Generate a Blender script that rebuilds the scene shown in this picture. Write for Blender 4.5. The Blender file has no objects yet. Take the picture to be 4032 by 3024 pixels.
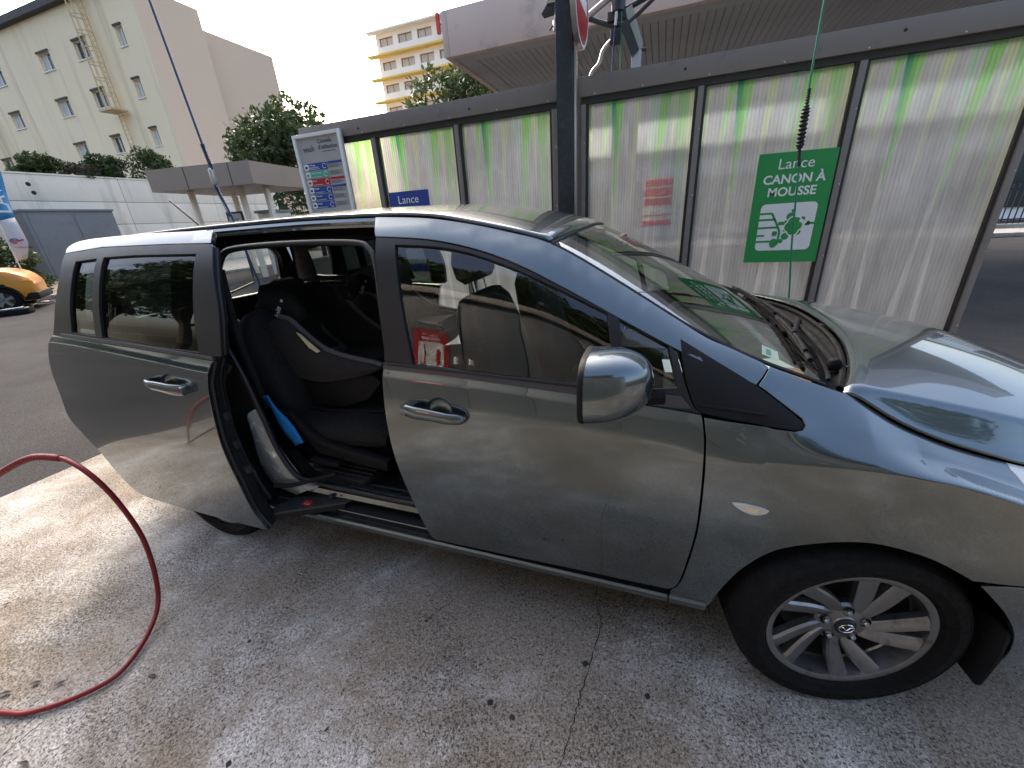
import bpy, bmesh, math, random
import numpy as np
from mathutils import Vector, Matrix
from mathutils.geometry import delaunay_2d_cdt
R = math.radians
scene = bpy.context.scene
COL = scene.collection
# ------------------------------------------------------------------ camera
cam_d = bpy.data.cameras.new('camera'); cam = bpy.data.objects.new('camera', cam_d); COL.objects.link(cam)
CAMP = Vector((0.7561, -1.9337, 1.5220)); YAW, PITCH, ROLL = .3624, .3912, -.0670
_f = Vector((-math.sin(YAW)*math.cos(PITCH), math.cos(YAW)*math.cos(PITCH), -math.sin(PITCH)))
_r = Vector((math.cos(YAW), math.sin(YAW), 0)); _u = _r.cross(_f)
_r2 = _r*math.cos(ROLL)+_u*math.sin(ROLL); _u2 = -_r*math.sin(ROLL)+_u*math.cos(ROLL)
_m = Matrix((( _r2.x,_u2.x,-_f.x,CAMP.x),(_r2.y,_u2.y,-_f.y,CAMP.y),(_r2.z,_u2.z,-_f.z,CAMP.z),(0,0,0,1)))
cam.matrix_world = _m
cam_d.sensor_fit = 'HORIZONTAL'; cam_d.sensor_width = 36; cam_d.lens = 1562.9/4032*36
cam_d.clip_start = .02; cam_d.clip_end = 2000
scene.camera = cam
# ------------------------------------------------------------------ world, sun, exposure
SUN_EL, SUN_AZ = R(38), R(316)      # azimuth: direction to the sun, clockwise from +Y
w = bpy.data.worlds.new('World'); scene.world = w; w.use_nodes = True
nt = w.node_tree; nt.nodes.clear()
sky = nt.nodes.new('ShaderNodeTexSky'); sky.sky_type = 'NISHITA'; sky.sun_disc = False
sky.sun_elevation = SUN_EL; sky.sun_rotation = SUN_AZ; sky.air_density = 1.0; sky.dust_density = 6.0; sky.ozone_density = 0.5
bg = nt.nodes.new('ShaderNodeBackground'); bg.inputs[1].default_value = .15
wo = nt.nodes.new('ShaderNodeOutputWorld'); nt.links.new(sky.outputs[0], bg.inputs[0]); nt.links.new(bg.outputs[0], wo.inputs[0])
sd = bpy.data.lights.new('sun', 'SUN'); sun = bpy.data.objects.new('sun', sd); COL.objects.link(sun)
sd.energy = 0.5; sd.angle = R(14); sd.color = (1, .97, .92)
_sv = Vector((math.sin(SUN_AZ)*math.cos(SUN_EL), math.cos(SUN_AZ)*math.cos(SUN_EL), math.sin(SUN_EL)))
sun.rotation_euler = _sv.to_track_quat('Z', 'Y').to_euler(); sun.location = (0, 0, 30)
vs = scene.view_settings; vs.view_transform = 'Standard'; vs.look = 'None'; vs.exposure = 1.75; vs.gamma = 1; vs.use_curve_mapping = False
scene.render.engine = 'CYCLES'
scene.cycles.max_bounces = 10; scene.cycles.transparent_max_bounces = 24; scene.cycles.transmission_bounces = 8

# ------------------------------------------------------------------ helpers
def tag(o, label=None, cat=None, group=None, kind=None):
    if label: o['label'] = label
    if cat: o['category'] = cat
    if group: o['group'] = group
    if kind: o['kind'] = kind
    return o
def empty(name, loc=(0,0,0), rz=0, label=None, cat=None, group=None):
    o = bpy.data.objects.new(name, None); COL.objects.link(o); o.empty_display_size = .1
    o.location = loc; o.rotation_euler = (0,0,rz)
    return tag(o, label, cat, group)
def link(name, me, mat=None, parent=None, smooth=False):
    o = bpy.data.objects.new(name, me); COL.objects.link(o)
    if mat is not None and len(me.materials) == 0: me.materials.append(mat)
    if parent is not None: o.parent = parent
    if smooth: me.polygons.foreach_set('use_smooth', [True]*len(me.polygons))
    return o
def mesh(name, v, f, mat=None, parent=None, smooth=False):
    me = bpy.data.meshes.new(name); me.from_pydata([tuple(p) for p in v], [], f); me.validate(); me.update()
    return link(name, me, mat, parent, smooth)
class MB:
    """collects shapes that belong to ONE part"""
    def __init__(s): s.v = []; s.f = []
    def add(s, v, f):
        n = len(s.v); s.v += [tuple(p) for p in v]; s.f += [tuple(i+n for i in q) for q in f]; return s
    def box(s, a, b):
        x0,y0,z0 = a; x1,y1,z1 = b
        return s.add([(x0,y0,z0),(x1,y0,z0),(x1,y1,z0),(x0,y1,z0),(x0,y0,z1),(x1,y0,z1),(x1,y1,z1),(x0,y1,z1)],
            [(3,2,1,0),(4,5,6,7),(0,1,5,4),(1,2,6,5),(2,3,7,6),(3,0,4,7)])
    def tube(s, pts, r, n=8, caps=True):
        v, f = tube_geo(pts, r, n, caps); return s.add(v, f)
    def prism(s, poly, d):        # poly: 3D polygon, d: extrusion vector
        n = len(poly); d = Vector(d); A = [Vector(p) for p in poly]; B = [p+d for p in A]
        return s.add(A+B, [tuple(range(n-1,-1,-1)), tuple(range(n,2*n))]+[(i,(i+1)%n,n+(i+1)%n,n+i) for i in range(n)])
    def build(s, name, mat=None, parent=None, smooth=False, bevel=0, seg=2, fixn=False):
        me = bpy.data.meshes.new(name); me.from_pydata(s.v, [], s.f); me.validate()
        if bevel or fixn:
            bm = bmesh.new(); bm.from_mesh(me)
            if fixn: bmesh.ops.recalc_face_normals(bm, faces=bm.faces)
            if bevel:
                bmesh.ops.bevel(bm, geom=[e for e in bm.edges if len(e.link_faces)==2 and e.calc_face_angle(0) > .5], offset=bevel, segments=seg, affect='EDGES', profile=.6)
            bm.to_mesh(me); bm.free()
        me.update(); o = link(name, me, mat, parent)
        if smooth or bevel: shade(o)
        return o
def shade(o, ang=40):
    me = o.data; me.polygons.foreach_set('use_smooth', [True]*len(me.polygons))
    try: me.set_sharp_from_angle(angle=R(ang))
    except Exception: pass
    return o
def tube_geo(pts, r, n=8, caps=True):
    P = [Vector(p) for p in pts]; m = len(P); rr = r if isinstance(r, (list, tuple)) else [r]*m
    v = []; f = []; up = None
    for i in range(m):
        t = (P[min(i+1,m-1)]-P[max(i-1,0)]).normalized()
        if up is None: up = t.orthogonal().normalized()
        up = (up - t*up.dot(t)); up = up.normalized() if up.length > 1e-6 else t.orthogonal().normalized()
        b = t.cross(up)
        for k in range(n):
            a = 2*math.pi*k/n; v.append(P[i]+(up*math.cos(a)+b*math.sin(a))*rr[i])
    for i in range(m-1):
        for k in range(n):
            a = i*n+k; b = i*n+(k+1)%n; f.append((a, b, b+n, a+n))
    if caps: f.append(tuple(range(n-1,-1,-1))); f.append(tuple(range((m-1)*n, m*n)))
    return v, f
def tube(name, pts, r, mat, parent=None, n=10):
    v, f = tube_geo(pts, r, n); o = mesh(name, v, f, mat, parent); return shade(o, 50)
def box(name, a, b, mat, parent=None, bevel=0):
    return MB().box(a, b).build(name, mat, parent, bevel=bevel)
def spline(pts, n=8):
    P = [Vector(p) for p in pts]; out = []
    for i in range(len(P)-1):
        p0, p1, p2, p3 = P[max(i-1,0)], P[i], P[i+1], P[min(i+2,len(P)-1)]
        for k in range(n):
            t = k/n; out.append(.5*((2*p1)+(p2-p0)*t+(2*p0-5*p1+4*p2-p3)*t*t+(3*p1-p0-3*p2+p3)*t**3))
    out.append(P[-1]); return out
def lathe(name, prof, axis_o, axis, mat, parent=None, n=48, smooth=True, ang=35):
    """prof: (radius, along) ; axis: unit vector"""
    A = Vector(axis).normalized(); U = A.orthogonal().normalized(); V = A.cross(U); O = Vector(axis_o); v = []; f = []; m = len(prof)
    for k in range(n):
        a = 2*math.pi*k/n; d = U*math.cos(a)+V*math.sin(a)
        for r, h in prof: v.append(O+d*r+A*h)
    for k in range(n):
        for i in range(m-1):
            a = k*m+i; b = ((k+1)%n)*m+i; f.append((a, a+1, b+1, b))
    o = mesh(name, v, f, mat, parent)
    return shade(o, ang) if smooth else o
def copy_tree(o, parent=None):
    c = o.copy(); COL.objects.link(c); c.parent = parent
    for ch in list(o.children): copy_tree(ch, c)
    return c
def text(name, s, size, loc, rot, mat, parent=None, bold=0, align='CENTER', ext=.0008, sx=1):
    cu = bpy.data.curves.new(name, 'FONT'); cu.body = s; cu.size = size; cu.align_x = align; cu.extrude = ext; cu.offset = bold; cu.resolution_u = 3
    t = bpy.data.objects.new(name, cu); COL.objects.link(t)
    dg = bpy.context.evaluated_depsgraph_get(); me = bpy.data.meshes.new_from_object(t.evaluated_get(dg))
    bpy.data.objects.remove(t); bpy.data.curves.remove(cu)
    if sx != 1:
        for vv in me.vertices: vv.co.x *= sx
    me.materials.clear(); o = link(name, me, mat, parent); o.location = loc; o.rotation_euler = rot
    return o

# ------------------------------------------------------------------ materials
def _nt(name):
    m = bpy.data.materials.new(name); m.use_nodes = True; t = m.node_tree; b = t.nodes['Principled BSDF']; return m, t, b
def nd(t, ty, **kw):
    n = t.nodes.new(ty)
    for k, v in kw.items():
        if hasattr(n, k): setattr(n, k, v)
    return n
def noise(t, scale, detail=4, rough=.6, vec=None, dist=0):
    n = nd(t, 'ShaderNodeTexNoise'); n.inputs['Scale'].default_value = scale; n.inputs['Detail'].default_value = detail
    n.inputs['Roughness'].default_value = rough; n.inputs['Distortion'].default_value = dist
    if vec is not None: t.links.new(vec, n.inputs['Vector'])
    return n.outputs['Fac']
def ramp(t, fac, stops, interp='LINEAR'):
    r = nd(t, 'ShaderNodeValToRGB'); r.color_ramp.interpolation = interp; e = r.color_ramp.elements
    while len(e) < len(stops): e.new(.5)
    for i, (p, c) in enumerate(stops):
        e[i].position = p; e[i].color = (c, c, c, 1) if isinstance(c, (int, float)) else (*c, 1)
    t.links.new(fac, r.inputs[0]); return r.outputs[0]
def mixc(t, fac, a, b, mode='MIX'):
    n = nd(t, 'ShaderNodeMix', data_type='RGBA', blend_type=mode)
    for k, v in ((0, fac), (6, a), (7, b)):
        sock = n.inputs[k]
        if isinstance(v, (int, float)): sock.default_value = v if k == 0 else (v, v, v, 1)
        elif isinstance(v, (tuple, list)): sock.default_value = (*v, 1)
        else: t.links.new(v, sock)
    return n.outputs[2]
def math_(t, op, a, b=None, clamp=False):
    n = nd(t, 'ShaderNodeMath', operation=op); n.use_clamp = clamp
    for s, v in ((n.inputs[0], a), (n.inputs[1], b)):
        if v is None: continue
        if isinstance(v, (int, float)): s.default_value = v
        else: t.links.new(v, s)
    return n.outputs[0]
def coords(t, which='Object', scale=(1,1,1), rot=(0,0,0)):
    c = nd(t, 'ShaderNodeTexCoord'); mp = nd(t, 'ShaderNodeMapping'); mp.inputs['Scale'].default_value = scale; mp.inputs['Rotation'].default_value = rot
    t.links.new(c.outputs[which], mp.inputs[0]); return mp.outputs[0]
def bump(t, b, h, strength=.3, dist=.01):
    n = nd(t, 'ShaderNodeBump'); n.inputs['Strength'].default_value = strength; n.inputs['Distance'].default_value = dist
    t.links.new(h, n.inputs['Height']); t.links.new(n.outputs[0], b.inputs['Normal'])
def M(name, col, rough=.5, metal=0, var=.12, scale=6, bmp=0, bscale=120, coat=0, coat_rough=.03, spec=.5, dirt=None, emit=None):
    m, t, b = _nt(name); vec = coords(t)
    n = noise(t, scale, 5, .6, vec)
    c = mixc(t, n, tuple(max(0, x*(1-var)) for x in col), tuple(min(1, x*(1+var)) for x in col))
    if dirt:
        dcol, lo, hi, dsc = dirt[:4]
        d = ramp(t, noise(t, dsc, 6, .65, vec if len(dirt) < 5 else coords(t, 'Object', dirt[4])), [(lo, 0), (hi, 1)]); c = mixc(t, d, c, dcol)
    t.links.new(c, b.inputs['Base Color'])
    rn = ramp(t, noise(t, scale*2.3, 4, .6, vec), [(.3, max(0, rough*(1-var))), (.7, min(1, rough*(1+var)))]); t.links.new(rn, b.inputs['Roughness'])
    b.inputs['Metallic'].default_value = metal; b.inputs['Specular IOR Level'].default_value = spec
    b.inputs['Coat Weight'].default_value = coat; b.inputs['Coat Roughness'].default_value = coat_rough
    if bmp: bump(t, b, noise(t, bscale, 3, .6, vec), bmp, .004)
    if emit: b.inputs['Emission Color'].default_value = (*emit[0], 1); b.inputs['Emission Strength'].default_value = emit[1]
    return m
def glass_mat(name, tint, ior=1.5, rough=0, boost=1.0):
    m = bpy.data.materials.new(name); m.use_nodes = True; t = m.node_tree; t.nodes.clear()
    o = nd(t, 'ShaderNodeOutputMaterial'); mx = nd(t, 'ShaderNodeMixShader'); tr = nd(t, 'ShaderNodeBsdfTransparent'); g = nd(t, 'ShaderNodeBsdfGlossy')
    vec = coords(t); sm = noise(t, 3.5, 5, .65, vec)
    t.links.new(mixc(t, sm, tuple(x*.94 for x in tint), tint), tr.inputs[0]); g.inputs['Roughness'].default_value = rough
    ge = nd(t, 'ShaderNodeNewGeometry'); dt = nd(t, 'ShaderNodeVectorMath', operation='DOT_PRODUCT'); t.links.new(ge.outputs['Normal'], dt.inputs[0]); t.links.new(ge.outputs['Incoming'], dt.inputs[1])
    k = math_(t, 'POWER', math_(t, 'SUBTRACT', 1.0, math_(t, 'ABSOLUTE', dt.outputs['Value']), True), 5.0)      # Schlick, the same from both sides of a pane
    f0 = ((ior-1)/(ior+1))**2*2*boost; t.links.new(math_(t, 'ADD', math_(t, 'MULTIPLY', k, 1-f0), f0, True), mx.inputs[0]); t.links.new(tr.outputs[0], mx.inputs[1]); t.links.new(g.outputs[0], mx.inputs[2]); t.links.new(mx.outputs[0], o.inputs[0])
    return m
# ---- body surface
def pch(xs,ys):
    n=len(xs);h=[xs[i+1]-xs[i] for i in range(n-1)];d=[(ys[i+1]-ys[i])/h[i] for i in range(n-1)]
    m=[d[0]]+[0 if d[i-1]*d[i]<=0 else 2*d[i-1]*d[i]/(d[i-1]+d[i]) for i in range(1,n-1)]+[d[-1]]
    def f(x):
        if x<=xs[0]: return ys[0]+m[0]*(x-xs[0])
        if x>=xs[-1]: return ys[-1]+m[-1]*(x-xs[-1])
        lo,hi=0,n-1
        while hi-lo>1:
            k=(lo+hi)//2
            if xs[k]<=x: lo=k
            else: hi=k
        t=(x-xs[lo])/h[lo];t2=t*t;t3=t2*t
        return (2*t3-3*t2+1)*ys[lo]+(t3-2*t2+t)*h[lo]*m[lo]+(-2*t3+3*t2)*ys[hi]+(t3-t2)*h[lo]*m[hi]
    return f
def kn(*a): return pch([q[0] for q in a],[q[1] for q in a])
def ks(*a):
    f=kn(*a)
    def g(x): return (f(x-.05)+2*f(x-.025)+2*f(x)+2*f(x+.025)+f(x+.05))/8
    return g
plan=ks((-2.3,.10),(-2.1,.045),(-1.6,.008),(-1.0,0),(1.3,0),(1.6,.012),(1.85,.07),(2.1,.22),(2.3,.5))
zc_=ks((-2.3,.86),(.6,.845),(.91,.847),(1.05,.868),(1.17,.885),(1.3,.893),(1.43,.886),(1.58,.846),(1.7,.80),(1.85,.73),(2.1,.62),(2.3,.55))
yc_=ks((-2.3,.868),(.8,.869),(1.1,.874),(1.4,.876),(1.6,.872),(2.3,.86))
zb_=ks((-2.3,1.165),(-1.1,1.145),(-.5,1.098),(-.12,1.062),(.157,1.049),(.55,1.021),(.9,.990),(1.08,.985),(1.27,.960),(1.43,.916),(1.58,.866),(1.8,.79),(2.1,.69),(2.3,.63))
yb_=ks((-2.3,.835),(.8,.846),(1.05,.838),(1.2,.812),(1.3,.805),(1.43,.815),(1.58,.815),(1.8,.81),(2.3,.80))
zt_=ks((-2.3,1.50),(-1.9,1.545),(-1.2,1.565),(-.6,1.57),(-.2,1.562),(0,1.548),(.137,1.522),(.29,1.487),(.42,1.451),(.57,1.37),(.73,1.273),(.885,1.182),(1.05,1.112),(1.26,1.033),(1.38,.957),(1.5,.908),(1.62,.876),(1.75,.843),(1.9,.795),(2.1,.72),(2.3,.63))
yt_=ks((-2.3,.585),(-1.9,.625),(-1.2,.642),(.2,.642),(.42,.642),(.73,.660),(.885,.687),(1.05,.715),(1.26,.715),(1.38,.72),(1.66,.735),(1.9,.73),(2.3,.70))
def feats(x):
    pl=plan(x);b=min(1,max(0,(1.27-x)/.37))
    zb,yb,zt,yt=zb_(x),yb_(x)-pl,zt_(x),yt_(x)-pl
    if x<.9: yt=yt_(x)-pl*.3
    if x>1.3:
        q=min(1,(x-1.3)/.12);zb=zb*(1-q)+q*(zc_(x)+.30*(zt-zc_(x)));yb=yb*(1-q)+q*(yc_(x)-pl-.50*(yc_(x)-pl-yt))
    sh=min(1,max(0,(1.06-x)/.1))
    F=[(.20,.80-pl),(.255,.832-pl),(.32,.850-pl),(.5,.865-pl),(.68,.873-pl),(zc_(x),yc_(x)-pl)]
    if sh>.02: F.append((zb-.030,yb+.004+.008*sh))
    F.append((zb,yb))
    F.append((zb+.35*(zt-zb),yb+(.35-.17*b)*(yt-yb)))
    F.append((zb+.72*(zt-zb),yb+(.72-.24*b)*(yt-yb)))
    F.append((zb+.90*(zt-zb),yb+(.90-.16*b)*(yt-yb)))
    F.append((zt,yt))
    return F
_c={}
def Ssec(x):
    k=round(x,4)
    if k not in _c:
        F=feats(k);_c[k]=pch([f[0] for f in F],[f[1] for f in F])
    return _c[k]
def S(x,z): return Ssec(x)(z)
def nrm(x,z,e=.004):
    sx=(S(x+e,z)-S(x-e,z))/(2*e);sz=(S(x,z+e)-S(x,z-e))/(2*e)
    l=math.sqrt(sx*sx+1+sz*sz);return (-sx/l,-1/l,-sz/l)
# ------------------------------------------------------------------ surface materials
def concrete_mat():
    m, t, b = _nt('stained_concrete'); vec = coords(t)
    big = noise(t, .55, 5, .55, vec); mid = noise(t, 3.2, 7, .68, vec)
    base = mixc(t, ramp(t, mid, [(.32, 0), (.68, 1)]), (.235, .217, .192), (.61, .592, .56))
    pale = ramp(t, noise(t, 1.3, 5, .6, coords(t, 'Object', (1, 1, 1), (0, 0, 1.1))), [(.50, 0), (.68, 1)]); base = mixc(t, math_(t, 'MULTIPLY', pale, .6), base, (.68, .675, .66))
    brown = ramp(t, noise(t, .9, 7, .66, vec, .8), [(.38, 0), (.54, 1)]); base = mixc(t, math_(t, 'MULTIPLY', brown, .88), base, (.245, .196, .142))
    grain = ramp(t, noise(t, 140, 5, .8, vec), [(.28, .22), (.72, 1.75)]); base = mixc(t, 1.0, base, grain, 'MULTIPLY')
    g2 = ramp(t, noise(t, 55, 4, .7, vec), [(.3, .72), (.7, 1.2)]); base = mixc(t, 1.0, base, g2, 'MULTIPLY')
    dens = ramp(t, noise(t, 1.7, 4, .6, vec), [(.3, -.02), (.7, .11)])
    n1 = noise(t, 120, 5, .72, vec, .9); n1s = ramp(t, math_(t, 'ADD', n1, dens), [(.575, 0), (.645, 1)])
    n2 = noise(t, 38, 6, .72, vec, 1.2); n2s = ramp(t, math_(t, 'ADD', n2, dens), [(.71, 0), (.735, 1)])
    n3 = noise(t, 11, 5, .6, vec, .5); n3s = ramp(t, n3, [(.735, 0), (.75, 1)])
    br = noise(t, 1, 5, .65, coords(t, 'Object', (170, 4, 1), (0, 0, R(8)))); brs = ramp(t, br, [(.56, 0), (.74, 1)])
    pits = math_(t, 'MAXIMUM', math_(t, 'MAXIMUM', math_(t, 'MAXIMUM', n1s, n2s), math_(t, 'MULTIPLY', n3s, .7)), math_(t, 'MULTIPLY', brs, .45))
    base = mixc(t, math_(t, 'MULTIPLY', pits, .88), base, (.026, .022, .018))
    t.links.new(base, b.inputs['Base Color'])
    wet = ramp(t, noise(t, 1.1, 4, .6, vec), [(.4, .88), (.65, .5)]); t.links.new(wet, b.inputs['Roughness'])
    h = math_(t, 'SUBTRACT', math_(t, 'MULTIPLY', noise(t, 110, 4, .7, vec), .5), pits); bump(t, b, h, .55, .004)
    return m
def asphalt_mat():
    m, t, b = _nt('asphalt'); vec = coords(t)
    c = mixc(t, ramp(t, noise(t, .5, 5, .6, vec), [(.35, 0), (.65, 1)]), (.036, .035, .037), (.066, .064, .064))
    v = nd(t, 'ShaderNodeTexVoronoi'); v.inputs['Scale'].default_value = 95; t.links.new(vec, v.inputs['Vector'])
    s = ramp(t, v.outputs['Distance'], [(.12, 1.6), (.5, .7)]); c = mixc(t, 1, c, s, 'MULTIPLY')
    sp = ramp(t, noise(t, 160, 2, .6, vec), [(.66, 0), (.72, 1)]); c = mixc(t, math_(t, 'MULTIPLY', sp, .5), c, (.3, .3, .29))
    t.links.new(c, b.inputs['Base Color']); b.inputs['Roughness'].default_value = .9; b.inputs['Specular IOR Level'].default_value = .12
    bump(t, b, v.outputs['Distance'], .6, .006); return m
MAT = dict(
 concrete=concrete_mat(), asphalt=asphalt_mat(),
 kerb=M('kerb_stone', (.36, .34, .31), .85, var=.2, scale=9, bmp=.3, dirt=((.16,.14,.12), .5, .7, 4)),
 frame=M('bronze_grey_aluminium', (.235, .205, .182), .5, .15, var=.06, scale=3, bmp=.03, dirt=((.16,.15,.14), .58, .75, 7)),
 frame_dark=M('dark_gasket_frame', (.04, .036, .033), .5, .2, var=.1),
 pillar=M('galvanised_dark_steel', (.045, .05, .058), .42, .6, var=.3, scale=14, bmp=.05, dirt=((.075,.08,.088), .52, .72, 22)),
 rivet=M('rivet_metal', (.7, .7, .68), .35, .8, var=.05), black=M('black_rubber', (.012, .012, .013), .55, var=.2, scale=30, bmp=.05),
 tan=M('fascia_taupe', (.66, .51, .43), .5, .1, var=.05, scale=1.2, dirt=((.32,.26,.22), .55, .75, 1.5)),
 kioskf=M('kiosk_fascia', (.36, .28, .215), .55, .1, var=.06, scale=1), soffit=M('soffit_grey', (.46, .46, .465), .6, .05, var=.06, scale=1.5, dirt=((.38,.38,.385), .5, .7, .8)),
 galv=M('galvanised_tube', (.55, .55, .54), .35, .85, var=.15, scale=20), darksteel=M('painted_dark_steel', (.06, .062, .068), .45, .5, var=.2),
 white=M('white_paint', (.78, .77, .74), .6, var=.06, scale=3, dirt=((.5,.46,.4), .58, .8, 1.2)),
 whitewall=M('white_precast', (.90, .80, .65), .8, var=.08, scale=.7, bmp=.1, bscale=30, dirt=((.50,.45,.37), .53, .75, .6, (1.5,1.5,.3))),
 yellow=M('yellow_render', (.90, .74, .50), .9, var=.08, scale=.25, bmp=.15, bscale=25, dirt=((.66,.50,.31), .50, .72, .5, (1.6,1.6,.12))),
 tanwall=M('tan_render', (.84, .62, .44), .9, var=.04, scale=.2, bmp=.1, bscale=25),
 roofdark=M('dark_eave', (.05, .045, .042), .7, var=.2), winframe=M('white_window_frame', (.75, .73, .68), .5, var=.05),
 winglass=M('window_pane', (.05, .055, .06), .08, var=.3, scale=.8), curtain=M('net_curtain', (.55, .53, .48), .8, var=.12, scale=5),
 cabinet=M('grey_cabinet_paint', (.20, .205, .21), .55, .1, var=.05, scale=2, dirt=((.15,.15,.15), .55, .75, 3)),
 cream=M('cream_render', (.92, .90, .86), .85, var=.04, scale=.2), balc=M('balcony_yellow', (.80, .60, .16), .7, var=.06, scale=.4),
 redp=M('red_paint', (.5, .03, .03), .5, var=.08), brick=M('brown_shutter', (.30, .15, .10), .7, var=.2),
 pblue=M('sign_blue', (.018, .06, .30), .35, var=.06), pgreen=M('sign_green', (.018, .29, .07), .35, var=.06, scale=4), pred=M('sign_red', (.45, .012, .02), .35, var=.08),
 pwhite=M('sign_white', (.82, .82, .80), .4, var=.03), pgrey=M('board_grey', (.42, .42, .42), .35, var=.05, scale=2), pdark=M('sign_dark_text', (.10, .10, .12), .5, var=.05), teal=M('sign_teal', (.08, .40, .30), .4, var=.05),
 hose_red=M('red_hose', (.20, .006, .012), .45, var=.2, scale=30, bmp=.05, bscale=300), hose_blue=M('blue_hose', (.018, .05, .15), .45, var=.1, scale=20), hose_green=M('green_hose', (.01, .20, .11), .4, var=.1, scale=20),
 trunk=M('bark', (.10, .075, .05), .9, var=.3, scale=12, bmp=.5, bscale=30), fence=M('black_railing', (.02, .02, .022), .5, .3),
 leafdry=M('dry_leaf', (.035, .026, .02), .8, var=.5, scale=40), soil=M('leaf_litter', (.24, .17, .10), .95, var=.35, scale=7, bmp=.4),
)
def leaf_mat(name, a, b_):
    m, t, b = _nt(name); g = nd(t, 'ShaderNodeNewGeometry')
    c = mixc(t, g.outputs['Random Per Island'], a, b_); t.links.new(c, b.inputs['Base Color']); b.inputs['Roughness'].default_value = .5
    tr = nd(t, 'ShaderNodeBsdfTranslucent'); t.links.new(c, tr.inputs[0]); mx = nd(t, 'ShaderNodeMixShader'); mx.inputs[0].default_value = .25
    t.links.new(b.outputs[0], mx.inputs[1]); t.links.new(tr.outputs[0], mx.inputs[2]); t.links.new(mx.outputs[0], t.nodes['Material Output'].inputs[0]); return m
MAT['leaf1'] = leaf_mat('leaf_dark', (.018, .040, .010), (.085, .12, .030)); MAT['leaf2'] = leaf_mat('leaf_mid', (.03, .055, .012), (.13, .16, .05)); MAT['leaf3'] = leaf_mat('leaf_brownish', (.05, .05, .03), (.14, .12, .07))

# ------------------------------------------------------------------ ground
g = mesh('ground', [(-400,-400,-.012),(400,-400,-.012),(400,400,-.012),(-400,400,-.012)], [(0,1,2,3)], MAT['asphalt']); tag(g, kind='structure')
def slab(x0, x1, y0, y1):
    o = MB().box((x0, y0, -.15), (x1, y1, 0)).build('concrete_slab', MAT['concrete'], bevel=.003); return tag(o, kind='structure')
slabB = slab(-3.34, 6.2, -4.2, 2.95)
def ribbon(name, pts, w, z, parent, mat, seed=1):
    rnd = random.Random(seed); v = []; f = []
    P = spline([(x, y, z) for x, y in pts], 10)
    for i, p in enumerate(P):
        ww = w*rnd.uniform(.3, 1.2); o = Vector((rnd.uniform(-1,1), rnd.uniform(-1,1), 0))*w*.9
        v += [p+o-Vector((ww/2,0,0)), p+o+Vector((ww/2,0,0))]
        if i: f.append((2*i-2, 2*i-1, 2*i+1, 2*i))
    return mesh(name, v, f, mat, parent)
MAT['crackdark'] = M('crack_tar_dark', (.02, .017, .014), .95, var=.3)  # one dark tone shared by cracks, joint cracks and tar spots
ribbon('crack', [(.583,-1.292),(.6,-1.166),(.607,-1.079),(.633,-.896),(.637,-.784),(.6,-.669),(.62,-.45)], .0042, .0012, slabB, MAT['crackdark'], 3)
for jj, (ya, yb2) in enumerate(((-1.95,-1.72),(-1.55,-1.28),(-1.22,-1.02),(-.98,-.88),(-.6,1.5))): ribbon('joint_crack', [(-1.165-.05*ya*0+.028*(ya+1.8),ya),(-1.165+.028*(.5*(ya+yb2)+1.8),.5*(ya+yb2)),(-1.165+.028*(yb2+1.8),yb2)], .0028, .0012, slabB, MAT['crackdark'], 40+jj)
ribbon('crack', [(.583,-1.292),(.57,-1.5),(.59,-1.75)], .004, .0012, slabB, MAT['crackdark'], 4)
ribbon('crack', [(.607,-1.079),(.68,-1.12),(.78,-1.19)], .003, .0012, slabB, MAT['crackdark'], 5)
ribbon('crack', [(-.053,-.994),(-.02,-.93),(.03,-.85)], .004, .0012, slabB, MAT['crackdark'], 6)
def blot(name, x, y, r, parent, seed, z=.0014):
    rnd = random.Random(seed); n = 14
    v = [(x+r*rnd.uniform(.6,1.15)*math.cos(6.283*k/n), y+r*rnd.uniform(.6,1.15)*math.sin(6.283*k/n), z) for k in range(n)]
    return mesh(name, v, [tuple(range(n))], MAT['crackdark'], parent)
for i, (x, y, r) in enumerate([(.606,-.974,.013),(.319,-1.196,.012),(.405,-1.214,.010),(-.053,-.994,.008),(.825,-1.019,.010),(-.71,-1.285,.008),(-.404,-1.602,.010)]):
    blot('tar_spot', x, y, r, slabB, 20+i)
for i, (x, y, l, a, c) in enumerate([(-1.272,-1.628,.034,.9,0),(-1.433,-1.715,.04,.6,0),(-1.367,-1.657,.035,.7,1),(-.947,-1.501,.032,.35,1),(-2.014,-1.498,.03,1.2,0),(-.169,-1.433,.02,1.3,0),(-1.053,-1.81,.03,.3,0)]):
    # curled little dead leaf
    v = []; f = []
    for k in range(6):
        t = k/5; wv = .24*l*math.sin(math.pi*min(1, .08+t*.92))
        zc = .004+.012*(t-.5)**2
        v += [((t-.5)*l, -wv, zc+wv*.5), ((t-.5)*l, 0, zc), ((t-.5)*l, wv, zc+wv*.45)]
        if k: a0 = 3*(k-1); f += [(a0, a0+1, a0+4, a0+3), (a0+1, a0+2, a0+5, a0+4)]
    o = mesh('dead_leaf', v, f, MAT['leafdry'], smooth=True); o.location = (x, y, 0); o.rotation_euler = (0, 0, a)
    lab = ['small dark curled dead leaf lying inside the red hose loop','dark narrow dead leaf at the lower end of the red hose','thin brown twig-like leaf inside the red hose loop','thin dark leaf just right of the red hose loop','tiny dark leaf on the pale concrete near the asphalt edge','tiny black leaf scrap on the concrete ahead of the sill','dark dead leaf below the red hose loop'][i]
    tag(o, lab, 'leaf', 'dead leaves on the concrete')

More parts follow.
